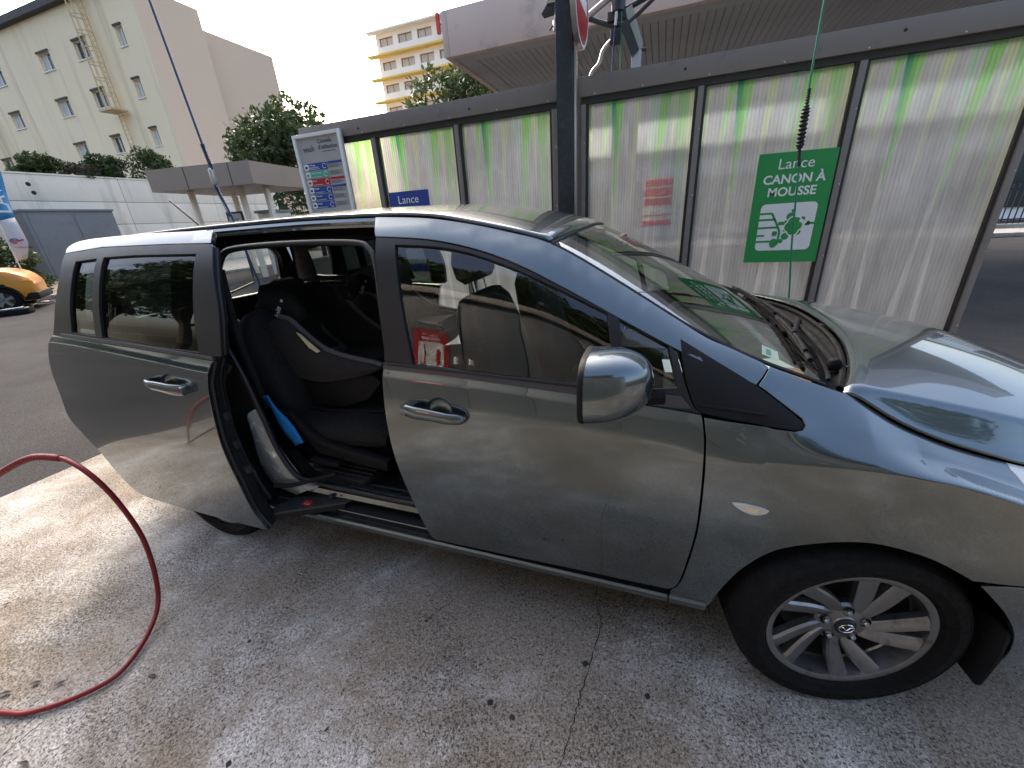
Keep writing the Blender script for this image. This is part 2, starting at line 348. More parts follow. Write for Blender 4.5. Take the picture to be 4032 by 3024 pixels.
# ------------------------------------------------------------------ polycarbonate screen
Wy = 2.1
def poly_mat():
    m = bpy.data.materials.new('printed_polycarbonate'); m.use_nodes = True; t = m.node_tree; t.nodes.clear(); out = nd(t, 'ShaderNodeOutputMaterial')
    at = nd(t, 'ShaderNodeAttribute'); at.attribute_name = 'print'; vec = coords(t)
    dirt = ramp(t, noise(t, 2.2, 6, .65, coords(t, 'Object', (3, 1, .8))), [(.35, 0), (.7, 1)])
    col = mixc(t, at.outputs['Alpha'], mixc(t, dirt, (.70, .71, .715), (.54, .545, .548)), at.outputs['Color'])
    wv = nd(t, 'ShaderNodeTexWave'); wv.bands_direction = 'X'; wv.inputs['Scale'].default_value = 11; wv.inputs['Distortion'].default_value = 0; t.links.new(vec, wv.inputs['Vector'])
    fl = ramp(t, wv.outputs['Fac'], [(0, .92), (.5, 1.03)]); col = mixc(t, 1, col, fl, 'MULTIPLY')
    bp = nd(t, 'ShaderNodeBump'); bp.inputs['Strength'].default_value = .25; bp.inputs['Distance'].default_value = .004; t.links.new(wv.outputs['Fac'], bp.inputs['Height'])
    tl = nd(t, 'ShaderNodeBsdfTranslucent'); t.links.new(col, tl.inputs[0])
    rf = nd(t, 'ShaderNodeBsdfRefraction'); rf.inputs['IOR'].default_value = 1.12; rf.inputs['Roughness'].default_value = .20; t.links.new(col, rf.inputs[0]); t.links.new(bp.outputs[0], rf.inputs['Normal'])
    df = nd(t, 'ShaderNodeBsdfDiffuse'); t.links.new(col, df.inputs[0])
    gl = nd(t, 'ShaderNodeBsdfGlossy'); gl.inputs['Roughness'].default_value = .18; t.links.new(bp.outputs[0], gl.inputs['Normal'])
    def mx(f, a, b):
        n = nd(t, 'ShaderNodeMixShader')
        if isinstance(f, float): n.inputs[0].default_value = f
        else: t.links.new(f, n.inputs[0])
        t.links.new(a, n.inputs[1]); t.links.new(b, n.inputs[2]); return n.outputs[0]
    s = mx(.32, rf.outputs[0], tl.outputs[0]); s = mx(.26, s, df.outputs[0])
    fr = nd(t, 'ShaderNodeFresnel'); fr.inputs[0].default_value = 1.4
    s = mx(fr.outputs[0], s, gl.outputs[0]); t.links.new(s, out.inputs[0]); return m
MAT['poly'] = poly_mat()
def panel_mesh():
    NX, NZ = 120, 90; ZT, ZB = 2.385, .12
    u = np.linspace(0, 1, NX+1); q = np.linspace(0, 1, NZ+1); U, Q = np.meshgrid(u, q)          # q: 0 top
    G1, G2, DG, YG, WH = (.40,.70,.26), (.40,.70,.46), (.12,.48,.28), (.62,.74,.36), (.95,.95,.93)
    ST = [(-.02,.045,-.02,.50,YG,.8),(.165,.225,.10,.30,G1,.9),(.225,.30,.285,.33,DG,1),(.27,.355,.235,.50,G1,.9),(.46,.52,.44,.36,YG,.8),(.61,.665,.645,.30,G2,.8),(.70,.80,.615,.48,G1,.95),(.80,.86,.83,.28,YG,.8),(.86,.965,.90,.46,G1,.85),(.95,1.02,.985,.6,YG,.7)]
    W2 = [(.05,.12,.16,1,.9),(.30,.36,.26,1.05,.95),(.52,.60,.66,.9,1.0),(.74,.80,.70,1.1,.95)]
    C = np.zeros((NZ+1, NX+1, 4)); C[..., :3] = .85
    for a, b, tip, ln, col, st in ST:
        ln *= 1.25
        s = np.clip(Q/ln, 0, 1); lo = a+(tip-a)*s; hi = b+(tip-b)*s
        ins = np.clip(np.minimum(U-lo, hi-U)/.008+.5, 0, 1)*(Q < ln); al = ins*st*(.78+.2*np.clip(1-Q*6, 0, 1))*(1-s)**.45; al = np.clip(al, 0, 1)
        C[..., :3] = C[..., :3]*(1-al[..., None])+np.array(col)*al[..., None]; C[..., 3] = np.maximum(C[..., 3], al)
    for a, b, tip, top, bot in W2:
        s = np.clip((Q-.28)/(bot-.28), 0, 1); lo = tip+(a-tip)*s; hi = tip+(b-tip)*s
        ins = np.clip(np.minimum(U-lo, hi-U)/.01+.5, 0, 1)*(Q > .28); al = ins*.5*np.clip((Q-.28)*2.5, 0, 1)
        al = al*(1-C[..., 3]); C[..., :3] = np.where(al[..., None] > .01, np.array(WH), C[..., :3]); C[..., 3] = np.maximum(C[..., 3], al)
    n = (NX+1)*(NZ+1); X = U.ravel()-.5; Z = ZT+(ZB-ZT)*Q.ravel()
    v = np.zeros((2*n, 3)); v[:n, 0] = X; v[:n, 2] = Z; v[:n, 1] = -.005; v[n:, 0] = X; v[n:, 2] = Z; v[n:, 1] = .005
    f = []
    for j in range(NZ):
        for i in range(NX):
            a = j*(NX+1)+i; b = a+1; c = b+NX+1; d = a+NX+1; f.append((a, d, c, b)); f.append((n+a, n+b, n+c, n+d))
    W_ = NX+1
    for j in range(NZ):
        for e in (0, NX):
            a = j*W_+e; b = a+W_; f.append((a, n+a, n+b, b) if e == 0 else (a, b, n+b, n+a))
    for i in range(NX):
        a = i; b = i+1; f.append((a, b, n+b, n+a)); a = NZ*W_+i; b = a+1; f.append((a, n+a, n+b, b))
    me = bpy.data.meshes.new('panel'); me.from_pydata(v.tolist(), [], f); me.update()
    at = me.color_attributes.new('print', 'FLOAT_COLOR', 'POINT'); cc = np.concatenate([C.reshape(-1, 4)]*2).astype(np.float32); at.data.foreach_set('color', cc.ravel())
    me.materials.append(MAT['poly']); return me
PM = panel_mesh()
def rivet(parent, x, y, z, r=.006, mat='rivet'):
    n = 8; v = [(x+r*math.cos(6.283*k/n), y, z+r*math.sin(6.283*k/n)) for k in range(n)]+[(x+.6*r*math.cos(6.283*k/n), y-.004, z+.6*r*math.sin(6.283*k/n)) for k in range(n)]
    return mesh('rivet' if mat == 'rivet' else 'bolt_hole', v, [(k, n+k, n+(k+1)%n, (k+1)%n) for k in range(n)]+[tuple(range(2*n-1, n-1, -1))], MAT[mat], parent)
def screen(xs, xa, xb, label):
    """xs: post centres; xa..xb the beam ends"""
    e = empty('polycarbonate_screen', (0,0,0), 0, label, 'screen')
    MB().box((xa, Wy-.06, 2.432), (xb, Wy+.06, 2.572)).build('top_beam', MAT['frame'], e, bevel=.004)
    box('beam_lip', (xa, Wy-.035, 2.385), (xb, Wy+.03, 2.4315), MAT['frame_dark'], e)
    if xa > 0: box('cover_strip', (-.004, Wy-.03, 0), (.0295, Wy+.03, 2.57), MAT['frame'], e)
    box('bottom_rail', (xs[0]+.03, Wy-.03, .06), (xs[-1]-.03, Wy+.03, .12), MAT['frame'], e)
    for x in xs:
        MB().box((x-.021, Wy-.045, 0), (x+.021, Wy+.045, 2.384)).build('post', MAT['frame'], e, bevel=.003)
        for z in (.55, 1.1, 1.62, 2.1): rivet(e, x+.012, Wy-.0455, z, .005)
    for a, b in zip(xs[:-1], xs[1:]):
        for q in (a+.022, b-.042): box('glazing_bar', (q, Wy-.028, .121), (q+.02, Wy+.028, 2.3845), MAT['frame_dark'], e)
        p = link('panel', PM, None, e); p.location = ((a+b)/2, Wy, 0); p.scale = (b-a-.086, 1, 1)
    return e
sR = screen([.055, .963, 1.982, 2.965], .03, 3.0, 'bronze framed printed polycarbonate screen holding the green sign')
sL = screen([-2.98, -2.097, -1.15, -.20], -3.016, -.165, 'bronze framed polycarbonate screen holding the blue sign and board')
for x, z in ((.836,2.505),(2.164,2.51)): rivet(sR, x, Wy-.0605, z, .011, 'black')
for x, z in ((-2.24,2.48),(-.989,2.486)): rivet(sL, x, Wy-.0605, z, .011, 'black')
for x in (.15,.528,1.009,1.496,1.987,2.484,2.9): rivet(sR, x, Wy-.0605, 2.445, .0065)
for x in (-.25,-.72,-1.2,-1.7,-2.2): rivet(sL, x, Wy-.0605, 2.445, .0065)
# pillar with no-entry sign
pil = empty('steel_column', (-.07, 1.95, 0), 0, 'tall dark galvanised steel column between the two screens', 'column')
MB().box((-.068,-.06,0), (.065,.06,4.6)).build('shaft', MAT['pillar'], pil, bevel=.006)
MB().box((.066,-.02,1.2), (.09,.03,3.3)).build('cable_duct', MAT['galv'], pil, bevel=.004)
MB().box((-.12,-.12,0), (.12,.12,.02)).build('base_plate', MAT['pillar'], pil, bevel=.003)
ne = empty('no_entry_sign', (.045, 1.935, 3.03), 0, 'round red no entry sign with white bar on the steel column', 'sign')
lathe('disc', [(0,0),(.285,0),(.292,.004),(.292,.014),(.285,.018),(0,.018)], (0,0,0), (1,0,0), MAT['pred'], ne, 64)
lathe('white_rim', [(.272,.0185),(.272,.020),(.290,.020),(.290,.0185)], (0,0,0), (1,0,0), MAT['pwhite'], ne, 64)
box('white_bar', (.0185,-.2,-.045), (.0205,.2,.045), MAT['pwhite'], ne)
lathe('backing_rim', [(.294,-.02),(.30,-.02),(.30,.016),(.294,.016)], (0,0,0), (1,0,0), MAT['galv'], ne, 64)
# signs
ROTS = (R(90), 0, 0)
def rounded(x0, x1, z0, z1, r, n=6):
    out = []
    for cx, cz, a0 in ((x1-r, z1-r, 0), (x0+r, z1-r, 90), (x0+r, z0+r, 180), (x1-r, z0+r, 270)):
        for k in range(n+1): a = R(a0+90*k/n); out.append((cx+r*math.cos(a), cz+r*math.sin(a)))
    return out
def plate(name, poly, y, th, mat, parent):
    return MB().prism([(x, y, z) for x, z in poly], (0, -th, 0)).build(name, mat, parent, fixn=True)
def circ(cx, cz, r, n=20, rx=1): return [(cx+r*rx*math.cos(6.2832*k/n), cz+r*math.sin(6.2832*k/n)) for k in range(n)]
def pictogram(e, mat, kind, x0, x1, z0, z1, y):
    plate('white_field', rounded(x0, x1, z0, z1, .035), y, .0012, MAT['pwhite'], e); y -= .0013; w_, h = x1-x0, z1-z0
    L = lambda u, q: (x0+u*w_, z0+q*h)
    def bar(a, b, th, name='car_line'):
        (ax, az), (bx, bz) = L(*a), L(*b); d = Vector((bx-ax, 0, bz-az)); nn = Vector((-d.z, 0, d.x)).normalized()*th*h/2
        plate(name, [(ax+nn.x, az+nn.z), (ax-nn.x, az-nn.z), (bx-nn.x, bz-nn.z), (bx+nn.x, bz+nn.z)], y, .0012, mat, e)
    T = .042; m = 1
    fx = (lambda u: u) if kind == 'foam' else (lambda u: 1-u)
    for a, b in (((0,.80),(.22,.80)),((.22,.80),(.36,.52)),((0,.67),(.30,.67)),((0,.50),(.36,.50)),((.36,.52),(.41,.40)),((.41,.40),(.40,.12)),((.36,.58),(.50,.58)),((0,.33),(.14,.33)),((0,.20),(.36,.20))):
        bar((fx(a[0]), a[1]), (fx(b[0]), b[1]), T if b != (.5,.58) else .07)
    x, z = L(fx(.33), .16); plate('car_wheel', circ(x, z, .10*h, 18, .8), y-.0013, .0012, mat, e); x, z = L(fx(.32), .37); plate('car_lamp', rounded(x-.045*w_, x+.05*w_, z-.05*h, z+.05*h, .03*h, 4), y-.0014, .0012, mat, e)
    if kind == 'foam':
        for u, q, r in ((.565,.715,.085),(.60,.835,.042),(.505,.60,.042),(.52,.30,.075),(.455,.20,.048),(.735,.385,.062),(.79,.665,.042),(.50,.43,.035)):
            x, z = L(u, q); plate('foam_bubble', circ(x, z, r*h, 18), y-.0002*q, .0010, mat, e)
        cl = ((.63,.60,.105),(.70,.52,.10),(.575,.50,.10),(.64,.43,.105),(.685,.62,.075))
        for k, (u, q, r) in enumerate(cl): x, z = L(u, q); plate('foam_outline', circ(x, z, (r+.026)*h, 20), y-.0013-.00002*k, .0008, MAT['pwhite'], e)
        for k, (u, q, r) in enumerate(cl): x, z = L(u, q); plate('foam_cloud', circ(x, z, r*h, 20), y-.0023-.00002*k, .0008, mat, e)
        for u, q, r in ((.765,.62,.040),(.835,.585,.035)): x, z = L(u, q); plate('foam_ring', circ(x, z, r*h, 16), y-.0032, .0008, MAT['pwhite'], e)
        bar((.86,.56),(1.0,.56),.045,'lance'); bar((.84,.56),(.92,.56),.09,'lance_nozzle')
    else:
        bar((0,.58),(.22,.58),.04,'lance'); bar((.20,.76),(.28,.40),.16,'brush_head')
gs = empty('foam_lance_sign', (0,0,0), 0, 'green rectangular sign with white foam lance pictogram on the screen', 'sign')
ys = Wy-.046
plate('plate', [(1.430,1.062),(1.948,1.058),(1.948,1.868),(1.430,1.872)], ys, .004, MAT['pgreen'], gs)
ys -= .0045
text('lettering', 'Lance', .105, (1.69, ys, 1.755), ROTS, MAT['pwhite'], gs, 0)
text('lettering', 'CANON À', .088, (1.69, ys, 1.655), ROTS, MAT['pwhite'], gs, .0022)
text('lettering', 'MOUSSE', .088, (1.69, ys, 1.565), ROTS, MAT['pwhite'], gs, .0022)
pictogram(gs, MAT['pgreen'], 'foam', 1.50, 1.885, 1.155, 1.51, ys)
bs = empty('high_pressure_sign', (0,0,0), 0, 'blue rectangular sign with white lettering on the left screen', 'sign')
plate('plate', [(-2.01,1.05),(-1.53,1.05),(-1.53,1.868),(-2.01,1.868)], ys+.0045, .004, MAT['pblue'], bs)
text('lettering', 'Lance', .11, (-1.78, ys, 1.752), ROTS, MAT['pwhite'], bs, 0)
text('lettering', 'HAUTE', .088, (-1.78, ys, 1.650), ROTS, MAT['pwhite'], bs, .002)
text('lettering', 'PRESSION', .088, (-1.78, ys, 1.560), ROTS, MAT['pwhite'], bs, .002)
plate('white_field', rounded(-1.94, -1.60, 1.14, 1.50, .035), ys, .0012, MAT['pwhite'], bs)
def trans_mat(name, col):
    m, t, b = _nt(name); b.inputs['Base Color'].default_value = (*col, 1); tr = nd(t, 'ShaderNodeBsdfTranslucent')
    c_ = mixc(t, noise(t, 8, 4, .6, coords(t)), tuple(x*.9 for x in col), col); t.links.new(c_, tr.inputs[0]); t.links.new(c_, b.inputs['Base Color'])
    mx = nd(t, 'ShaderNodeMixShader'); mx.inputs[0].default_value = .7; t.links.new(b.outputs[0], mx.inputs[1]); t.links.new(tr.outputs[0], mx.inputs[2]); t.links.new(mx.outputs[0], t.nodes['Material Output'].inputs[0]); return m
MAT['tred'] = trans_mat('translucent_red_film', (.80, .16, .18)); MAT['twhite'] = trans_mat('translucent_white_film', (.9, .88, .86))
rs = empty('red_back_sign', (0,0,0), 0, 'red and white sign blurred behind the polycarbonate panel', 'sign')
for z0, z1, mm in ((1.40,1.44,'tred'),(1.44,1.475,'twhite'),(1.475,1.485,'tred'),(1.485,1.56,'twhite'),(1.56,1.62,'tred'),(1.62,1.632,'twhite'),(1.632,1.70,'tred'),(1.70,1.712,'twhite'),(1.712,1.775,'tred')):
    mesh('film', [(.585,Wy+.012,z0),(.815,Wy+.012,z0),(.815,Wy+.012,z1),(.585,Wy+.012,z1)], [(0,1,2,3)], MAT[mm], rs)
# info board
ib = empty('wash_instructions_board', (0,0,0), 0, 'grey framed board of washing instructions with coloured rows', 'board')
bx0, bx1, bz0, bz1 = -3.07, -2.435, 1.45, 2.50; by = Wy-.075
plate('backing', [(bx0,bz0),(bx1,bz0),(bx1,bz1),(bx0,bz1)], by, .02, MAT['pgrey'], ib)
for a, b in (((bx0,bz0),(bx0+.035,bz1)),((bx1-.035,bz0),(bx1,bz1)),((bx0+.0355,bz1-.035),(bx1-.0355,bz1)),((bx0+.0355,bz0),(bx1-.0355,bz0+.035))):
    MB().box((a[0], by-.045, a[1]), (b[0], by-.0205, b[1])).build('frame_bar', MAT['pwhite'], ib, bevel=.004)
yb = by-.0215
text('lettering', 'wash', .078, (bx0+.175, yb, 2.335), ROTS, MAT['pdark'], ib, .0010)
text('lettering', 'Conseils', .056, (bx0+.40, yb, 2.400), ROTS, MAT['pdark'], ib, .001)
text('lettering', "d'utilisation", .056, (bx0+.43, yb, 2.345), ROTS, MAT['pdark'], ib, .001)
text('lettering', 'de votre espace de lavage', .017, (bx0+.44, yb, 2.318), ROTS, MAT['pdark'], ib, 0)
rows = [('Prélavage\nhaute pression','pblue'),('Canon à mousse','teal'),('Brosse','pred'),('Rinçage','pblue'),('Cire wash','pblue'),('Rinçage','pblue')]
for i, (s, mm) in enumerate(rows):
    zt = 2.225-i*.076
    plate('row_band', [(bx0+.105,zt-.069),(bx0+.375,zt-.069),(bx0+.375,zt),(bx0+.105,zt)], yb, .0012, MAT[mm], ib)
    plate('row_icon', rounded(bx0+.06, bx0+.125, zt-.062, zt-.008, .01), yb-.0013, .0012, MAT['pwhite'], ib)
    plate('row_icon_car', rounded(bx0+.075, bx0+.108, zt-.048, zt-.025, .006), yb-.0026, .0012, MAT[mm], ib)
    text('lettering', s, .021, (bx0+.135, yb-.0014, zt-.026), ROTS, MAT['pwhite'], ib, .0003, 'LEFT', .0004)
    plate('row_text', [(bx0+.135,zt-.060),(bx0+.27,zt-.060),(bx0+.27,zt-.056),(bx0+.135,zt-.056)], yb-.0013, .0010, MAT['pwhite'], ib)
    ring = [(bx0+.335+.026*math.cos(a), zt-.035+.026*math.sin(a)) for a in np.linspace(.3, 5.6, 14)]+[(bx0+.335+.021*math.cos(a), zt-.035+.021*math.sin(a)) for a in np.linspace(5.6, .3, 14)]
    plate('row_dial', ring, yb-.0013, .0010, MAT['pwhite'], ib)
    if i in (0, 2, 3): plate('note_header', [(bx0+.385,zt-.022),(bx0+.575,zt-.022),(bx0+.575,zt),(bx0+.385,zt)], yb, .0012, MAT[mm], ib)
    for k in range(3 if i in (0,2,3) else 4):
        zz = zt-.034-k*.011+(.018 if i not in (0,2,3) else 0); plate('note_line', [(bx0+.39,zz-.0025),(bx0+.52+.04*((i*3+k)%2),zz-.0025),(bx0+.52+.04*((i*3+k)%2),zz+.0015),(bx0+.39,zz+.0015)], yb, .0012, MAT['pdark'], ib)
# ------------------------------------------------------------------ forecourt canopy
cz = 4.5; cy = 6.62; cx = -3.3
ca = empty('forecourt_canopy', (0,0,0), 0, 'wide flat forecourt canopy with taupe fascia and ribbed grey soffit', 'canopy')
MB().box((cx, cy, cz-.03), (9.5, cy+.12, cz+.68)).build('fascia', MAT['tan'], ca, bevel=.01)
MB().box((cx-.12, cy, cz-.028), (cx-.001, 16.0, cz+.68)).build('fascia', MAT['tan'], ca, bevel=.01)
MB().box((cx+.001, cy+.121, cz+.08), (9.5, 16.0, cz+.66)).build('roof_deck', MAT['roofdark'], ca)
MB().box((cx+.001, cy+.121, cz+.0), (9.5, cy+.5, cz+.07)).build('soffit_border', MAT['soffit'], ca, bevel=.008)
MB().box((cx+.001, cy+.501, cz+.0), (cx+.35, 16, cz+.07)).build('soffit_border', MAT['soffit'], ca, bevel=.008)
pl = MB().box((0, cy+.505, cz+.012), (.122, 16.0, cz+.07)).build('soffit_plank', MAT['soffit'], ca, bevel=.008)
n0 = int((9.5-cx-.36)/.13)
for k in range(n0):
    q = pl if k == 0 else pl.copy()
    if k: COL.objects.link(q)
    q.location.x = cx+.36+k*.13
for x in (-.5, 4.5): MB().box((x-.2, 10.8, -.01), (x+.2, 11.2, cz+.1)).build('column', MAT['white'], ca, bevel=.02)
# ------------------------------------------------------------------ hose booms above the screen
def boom(name, label):
    return empty(name, (0,0,0), 0, label, 'hose boom')
bm_ = boom('hose_boom', 'galvanised swing boom assembly carrying hoses above the screen')
v_post = MB().box((.40, 2.44, 0), (.48, 2.52, 2.80)); v_post.build('stand_post', MAT['galv'], bm_, bevel=.005)
MB().prism([(.335,2.46,3.10),(.385,2.46,3.12),(.485,2.46,2.86),(.485,2.46,2.78),(.40,2.46,2.78)], (0,.06,0)).build('bracket', MAT['galv'], bm_, fixn=True)
MB().prism([(.30,2.42,2.98),(.36,2.42,3.02),(.46,2.42,2.80),(.40,2.42,2.76)], (0,.035,0)).build('bracket_plate', MAT['darksteel'], bm_, fixn=True)
tube('arm_tube', [(-.03,2.5,3.10),(.20,2.5,3.215),(.55,2.5,3.41),(.9,2.5,3.6)], .026, MAT['galv'], bm_, 14)
tube('bent_pipe', spline([(.04,2.5,2.56),(.045,2.5,2.70),(.115,2.5,2.77),(.15,2.5,2.86),(.22,2.5,2.92),(.262,2.5,2.945)], 6), .0165, MAT['galv'], bm_, 12)
tube('cross_strut', [(.0,2.5,3.112),(.215,2.5,3.02),(.36,2.5,3.0)], .020, MAT['darksteel'], bm_, 8)
tube('cross_strut', [(.36,2.47,3.0),(.60,2.47,3.16),(.9,2.47,3.4)], .018, MAT['darksteel'], bm_, 8)
tube('cross_strut', [(.26,2.53,3.10),(.45,2.53,3.155),(.8,2.53,3.26)], .022, MAT['darksteel'], bm_, 8)
MB().box((.21,2.47,2.88), (.31,2.53,2.99)).build('swivel_block', MAT['darksteel'], bm_, bevel=.008)
MB().box((.18,2.47,3.04), (.36,2.53,3.11)).build('hub_block', MAT['darksteel'], bm_, bevel=.01)
lathe('hub_drum', [(0,0),(.06,0),(.06,.12),(.045,.14),(0,.14)], (.27,2.5,3.10), (0,0,1), MAT['darksteel'], bm_, 20)
lathe('bolt', [(0,0),(.014,0),(.014,.05),(0,.05)], (.47,2.47,2.80), (1,0,0), MAT['darksteel'], bm_, 10)
tube('hanging_hose', spline([(.24,2.45,2.3),(.240,2.45,2.70),(.243,2.45,2.83),(.255,2.45,2.99),(.262,2.45,3.1)], 6), .007, MAT['hose_blue'], bm_, 8)
tube('hose_sleeve', [(.256,2.45,3.0),(.262,2.45,3.09)], .012, MAT['white'], bm_, 10)
tube('hanging_cord', [(.308,2.44,2.3),(.308,2.44,2.71),(.306,2.44,3.08)], .005, MAT['hose_green'], bm_, 6)
b2 = boom('lance_rack', 'cluster of grey valves and brackets behind the steel column')
MB().prism([(-.40,2.48,3.205),(-.25,2.48,3.215),(-.25,2.48,3.30),(-.335,2.48,3.28)], (0,.1,0)).build('bracket', MAT['darksteel'], b2, fixn=True)
MB().box((-.345,2.46,3.26), (-.22,2.58,3.40)).build('valve_box', MAT['galv'], b2, bevel=.01)
lathe('valve_body', [(0,0),(.03,0),(.036,.02),(.036,.07),(.02,.09),(.02,.12),(0,.12)], (-.265,2.5,3.07), (0,0,1), MAT['galv'], b2, 16)
tube('valve_lever', [(-.265,2.5,3.11),(-.30,2.48,3.10),(-.325,2.47,3.07)], .007, MAT['darksteel'], b2, 6)
tube('rack_arm', [(-.09,1.98,3.25),(-.17,2.25,3.28),(-.27,2.5,3.29)], .016, MAT['darksteel'], b2, 8)
def spring(name, pts, r, wire, turns, mat, parent, taper=None):
    P = spline(pts, 12); n = len(P); out = []
    for k in range(turns*8+1):
        t = k/(turns*8)*(n-1); i = min(int(t), n-2); p = P[i].lerp(P[i+1], t-i); d = (P[i+1]-P[i]).normalized(); u = d.orthogonal().normalized(); v = d.cross(u)
        rr = r if taper is None else r*taper(k/(turns*8)); a = k*math.pi/4; out.append(p+(u*math.cos(a)+v*math.sin(a))*rr)
    return tube(name, out, wire, mat, parent, 6)
# blue overhead hose and green overhead cord, each on a swing arm from the column
def overhead(name, label, top, arm_from):
    e = empty(name, (0,0,0), 0, label, 'overhead hose'); return e
bh = overhead('blue_overhead_hose', 'thin blue hose hanging from an overhead arm beyond the car roof', None, None)
tube('hose', spline([(-3.02,.8,4.3),(-2.98,.8,3.6),(-2.943,.8,3.19),(-2.862,.8,2.257),(-2.839,.8,2.088),(-2.864,.8,1.964),(-2.768,.8,1.656),(-2.70,.8,1.2),(-2.62,.82,.5),(-2.6,.9,.03)], 8), .0085, MAT['hose_blue'], bh, 8)
spring('spring_guard', [(-2.862,.8,2.257),(-2.839,.8,2.088)], .014, .0035, 16, MAT['hose_blue'], bh)
spring('spring_guard', [(-2.855,.8,1.94),(-2.79,.8,1.70)], .013, .0035, 20, MAT['hose_blue'], bh)
MB().box((-2.875,.785,1.955), (-2.835,.815,2.075)).build('coupling', MAT['galv'], bh, bevel=.008)
tube('swing_arm', [(-.07,1.95,4.36),(-1.6,1.3,4.42),(-3.02,.8,4.33)], .025, MAT['galv'], bh)
gc = overhead('green_overhead_cord', 'thin green cord with a black rubber bellows hanging before the screen', None, None)
gp = [(1.51,1.4,4.3),(1.52,1.4,3.2),(1.525,1.4,2.555),(1.527,1.4,2.235),(1.534,1.4,2.03),(1.538,1.4,1.844),(1.554,1.4,1.726),(1.594,1.4,1.286),(1.642,1.4,.91),(1.70,1.41,.4),(1.78,1.45,.03)]
tube('cord', spline(gp, 8), .006, MAT['hose_green'], gc, 8)
def bell(t): return .55 if t < .25 else (1.0 if t < .72 else .5)
pts = spline([(1.532,1.4,2.141),(1.534,1.4,2.03),(1.538,1.4,1.844),(1.554,1.4,1.726)], 14)
v = []; rr = []; PP = []
for k in range(121):
    t = k/120; i = min(int(t*(len(pts)-1)), len(pts)-2); PP.append(pts[i].lerp(pts[i+1], t*(len(pts)-1)-i))
    base = .010 if t < .26 else (.010+(.021-.010)*min(1, (t-.26)/.07) if t < .68 else max(.0095, .021-(t-.68)/.04*.0115)); rr.append(base*(1+.20*math.sin(t*math.pi*2*(26))))
tube('bellows', PP, rr, MAT['black'], gc, 12)
tube('swing_arm', [(-.07,1.95,4.30),(.8,1.7,4.36),(1.51,1.4,4.32)], .022, MAT['galv'], gc)

# ------------------------------------------------------------------ buildings
def holed_wall(name, O, U, V, N, w, h, holes, mat, parent, depth=.25):
    """wall rectangle O + u*U + v*V with rectangular holes (u0,u1,v0,v1); reveals go -N*depth"""
    us = sorted({0, w, *[x for q in holes for x in q[:2]]}); vs_ = sorted({0, h, *[x for q in holes for x in q[2:]]})
    O, U, V, N = map(Vector, (O, U, V, N)); mb = MB(); P = lambda u, v, d=0: O+U*u+V*v-N*d
    for i in range(len(us)-1):
        for j in range(len(vs_)-1):
            uc, vc = (us[i]+us[i+1])/2, (vs_[j]+vs_[j+1])/2
            if any(a < uc < b and c < vc < d for a, b, c, d in holes): continue
            mb.add([P(us[i],vs_[j]), P(us[i+1],vs_[j]), P(us[i+1],vs_[j+1]), P(us[i],vs_[j+1])], [(0,1,2,3)])
    for a, b, c, d in holes:
        for (p, q) in (((a,c),(b,c)),((b,c),(b,d)),((b,d),(a,d)),((a,d),(a,c))):
            mb.add([P(*p), P(*q), P(*q, depth), P(*p, depth)], [(0,1,2,3)])
    return mb.build(name, mat, parent)
hb = empty('yellow_apartment_block', (0,0,0), 0, 'yellow rendered apartment block with small windows and a caged ladder', 'building')
YB = 22.0; XR = -33.2; XL = -66
holes = []
def addwin(xc, zc, wd, hh=1.12): holes.append((xc-wd/2-XL, xc+wd/2-XL, zc-hh/2, zc+hh/2))
for zc in (14.93, 11.92, 8.9, 5.9):
    for xc, wd in ((-44.7,1.55),(-40.0,1.6),(-35.45,.78),(-51.75,1.55),(-56.2,1.55),(-61,1.55)): addwin(xc, zc, wd if not (xc == -40 and zc == 8.9) else 1.15)
holed_wall('facade', (XL,YB,0), (1,0,0), (0,0,1), (0,-1,0), XR-XL, 17.55, holes, MAT['yellow'], hb, .3)
for k, (a, b, c, d) in enumerate(holes):
    x0, x1 = a+XL, b+XL
    wn = MB().box((x0,YB+.22,c), (x1,YB+.26,d)).build('window', MAT['winglass'], hb)
    f = MB()
    for q in ((x0,x0+.06,c,d),(x1-.06,x1,c,d),((x0+x1)/2-.04,(x0+x1)/2+.04,c,d),(x0,x1,d-.06,d),(x0,x1,c,c+.07)): f.box((q[0],YB+.16,q[2]), (q[1],YB+.219,q[3]))
    f.build('window_frame', MAT['winframe'], wn)
    MB().box((x0-.06,YB-.07,c-.07), (x1+.06,YB+.14,c-.001)).build('sill', MAT['winframe'], wn)
    if k % 3 != 1:
        MB().box((x0+.07,YB+.205,c+.08), ((x0+x1)/2-.05,YB+.218,d-.07)).build('curtain', MAT['curtain'], wn)
    MB().box((x0-.03,YB-.09,d+.001), (x1+.03,YB+.10,d+.12)).build('shutter_box', MAT['roofdark'], wn)
MB().box((XL-.5,YB-.45,17.56), (XR-.8,YB+.2,18.0)).build('eave', MAT['roofdark'], hb)
MB().add([(XR,YB,0),(XR,26.6,0),(XR,26.6,17.5),(XR,YB,17.5)], [(0,1,2,3)]).box((XR-1.4,YB+.0,17.0), (XR-.02,26.6,17.35)).build('end_wall', MAT['tanwall'], hb)
MB().box((-60,26.61,0), (-34.6,34.2,16.9)).build('rear_wing', MAT['tanwall'], hb)
MB().box((XL,YB+.31,0), (XR-.02,26.55,17.0)).build('interior_core', MAT['roofdark'], hb)
lad = empty('caged_ladder', (-38.05, YB-.35, 0), 0, 'pale metal caged ladder fixed to the yellow facade', 'ladder')
lm = M('ladder_paint', (.62,.47,.26), .6, .2, var=.1)
for dx in (-.25, .25): tube('rail', [(dx,.1,8.2),(dx,.1,18.3)], .035, lm, lad, 6)
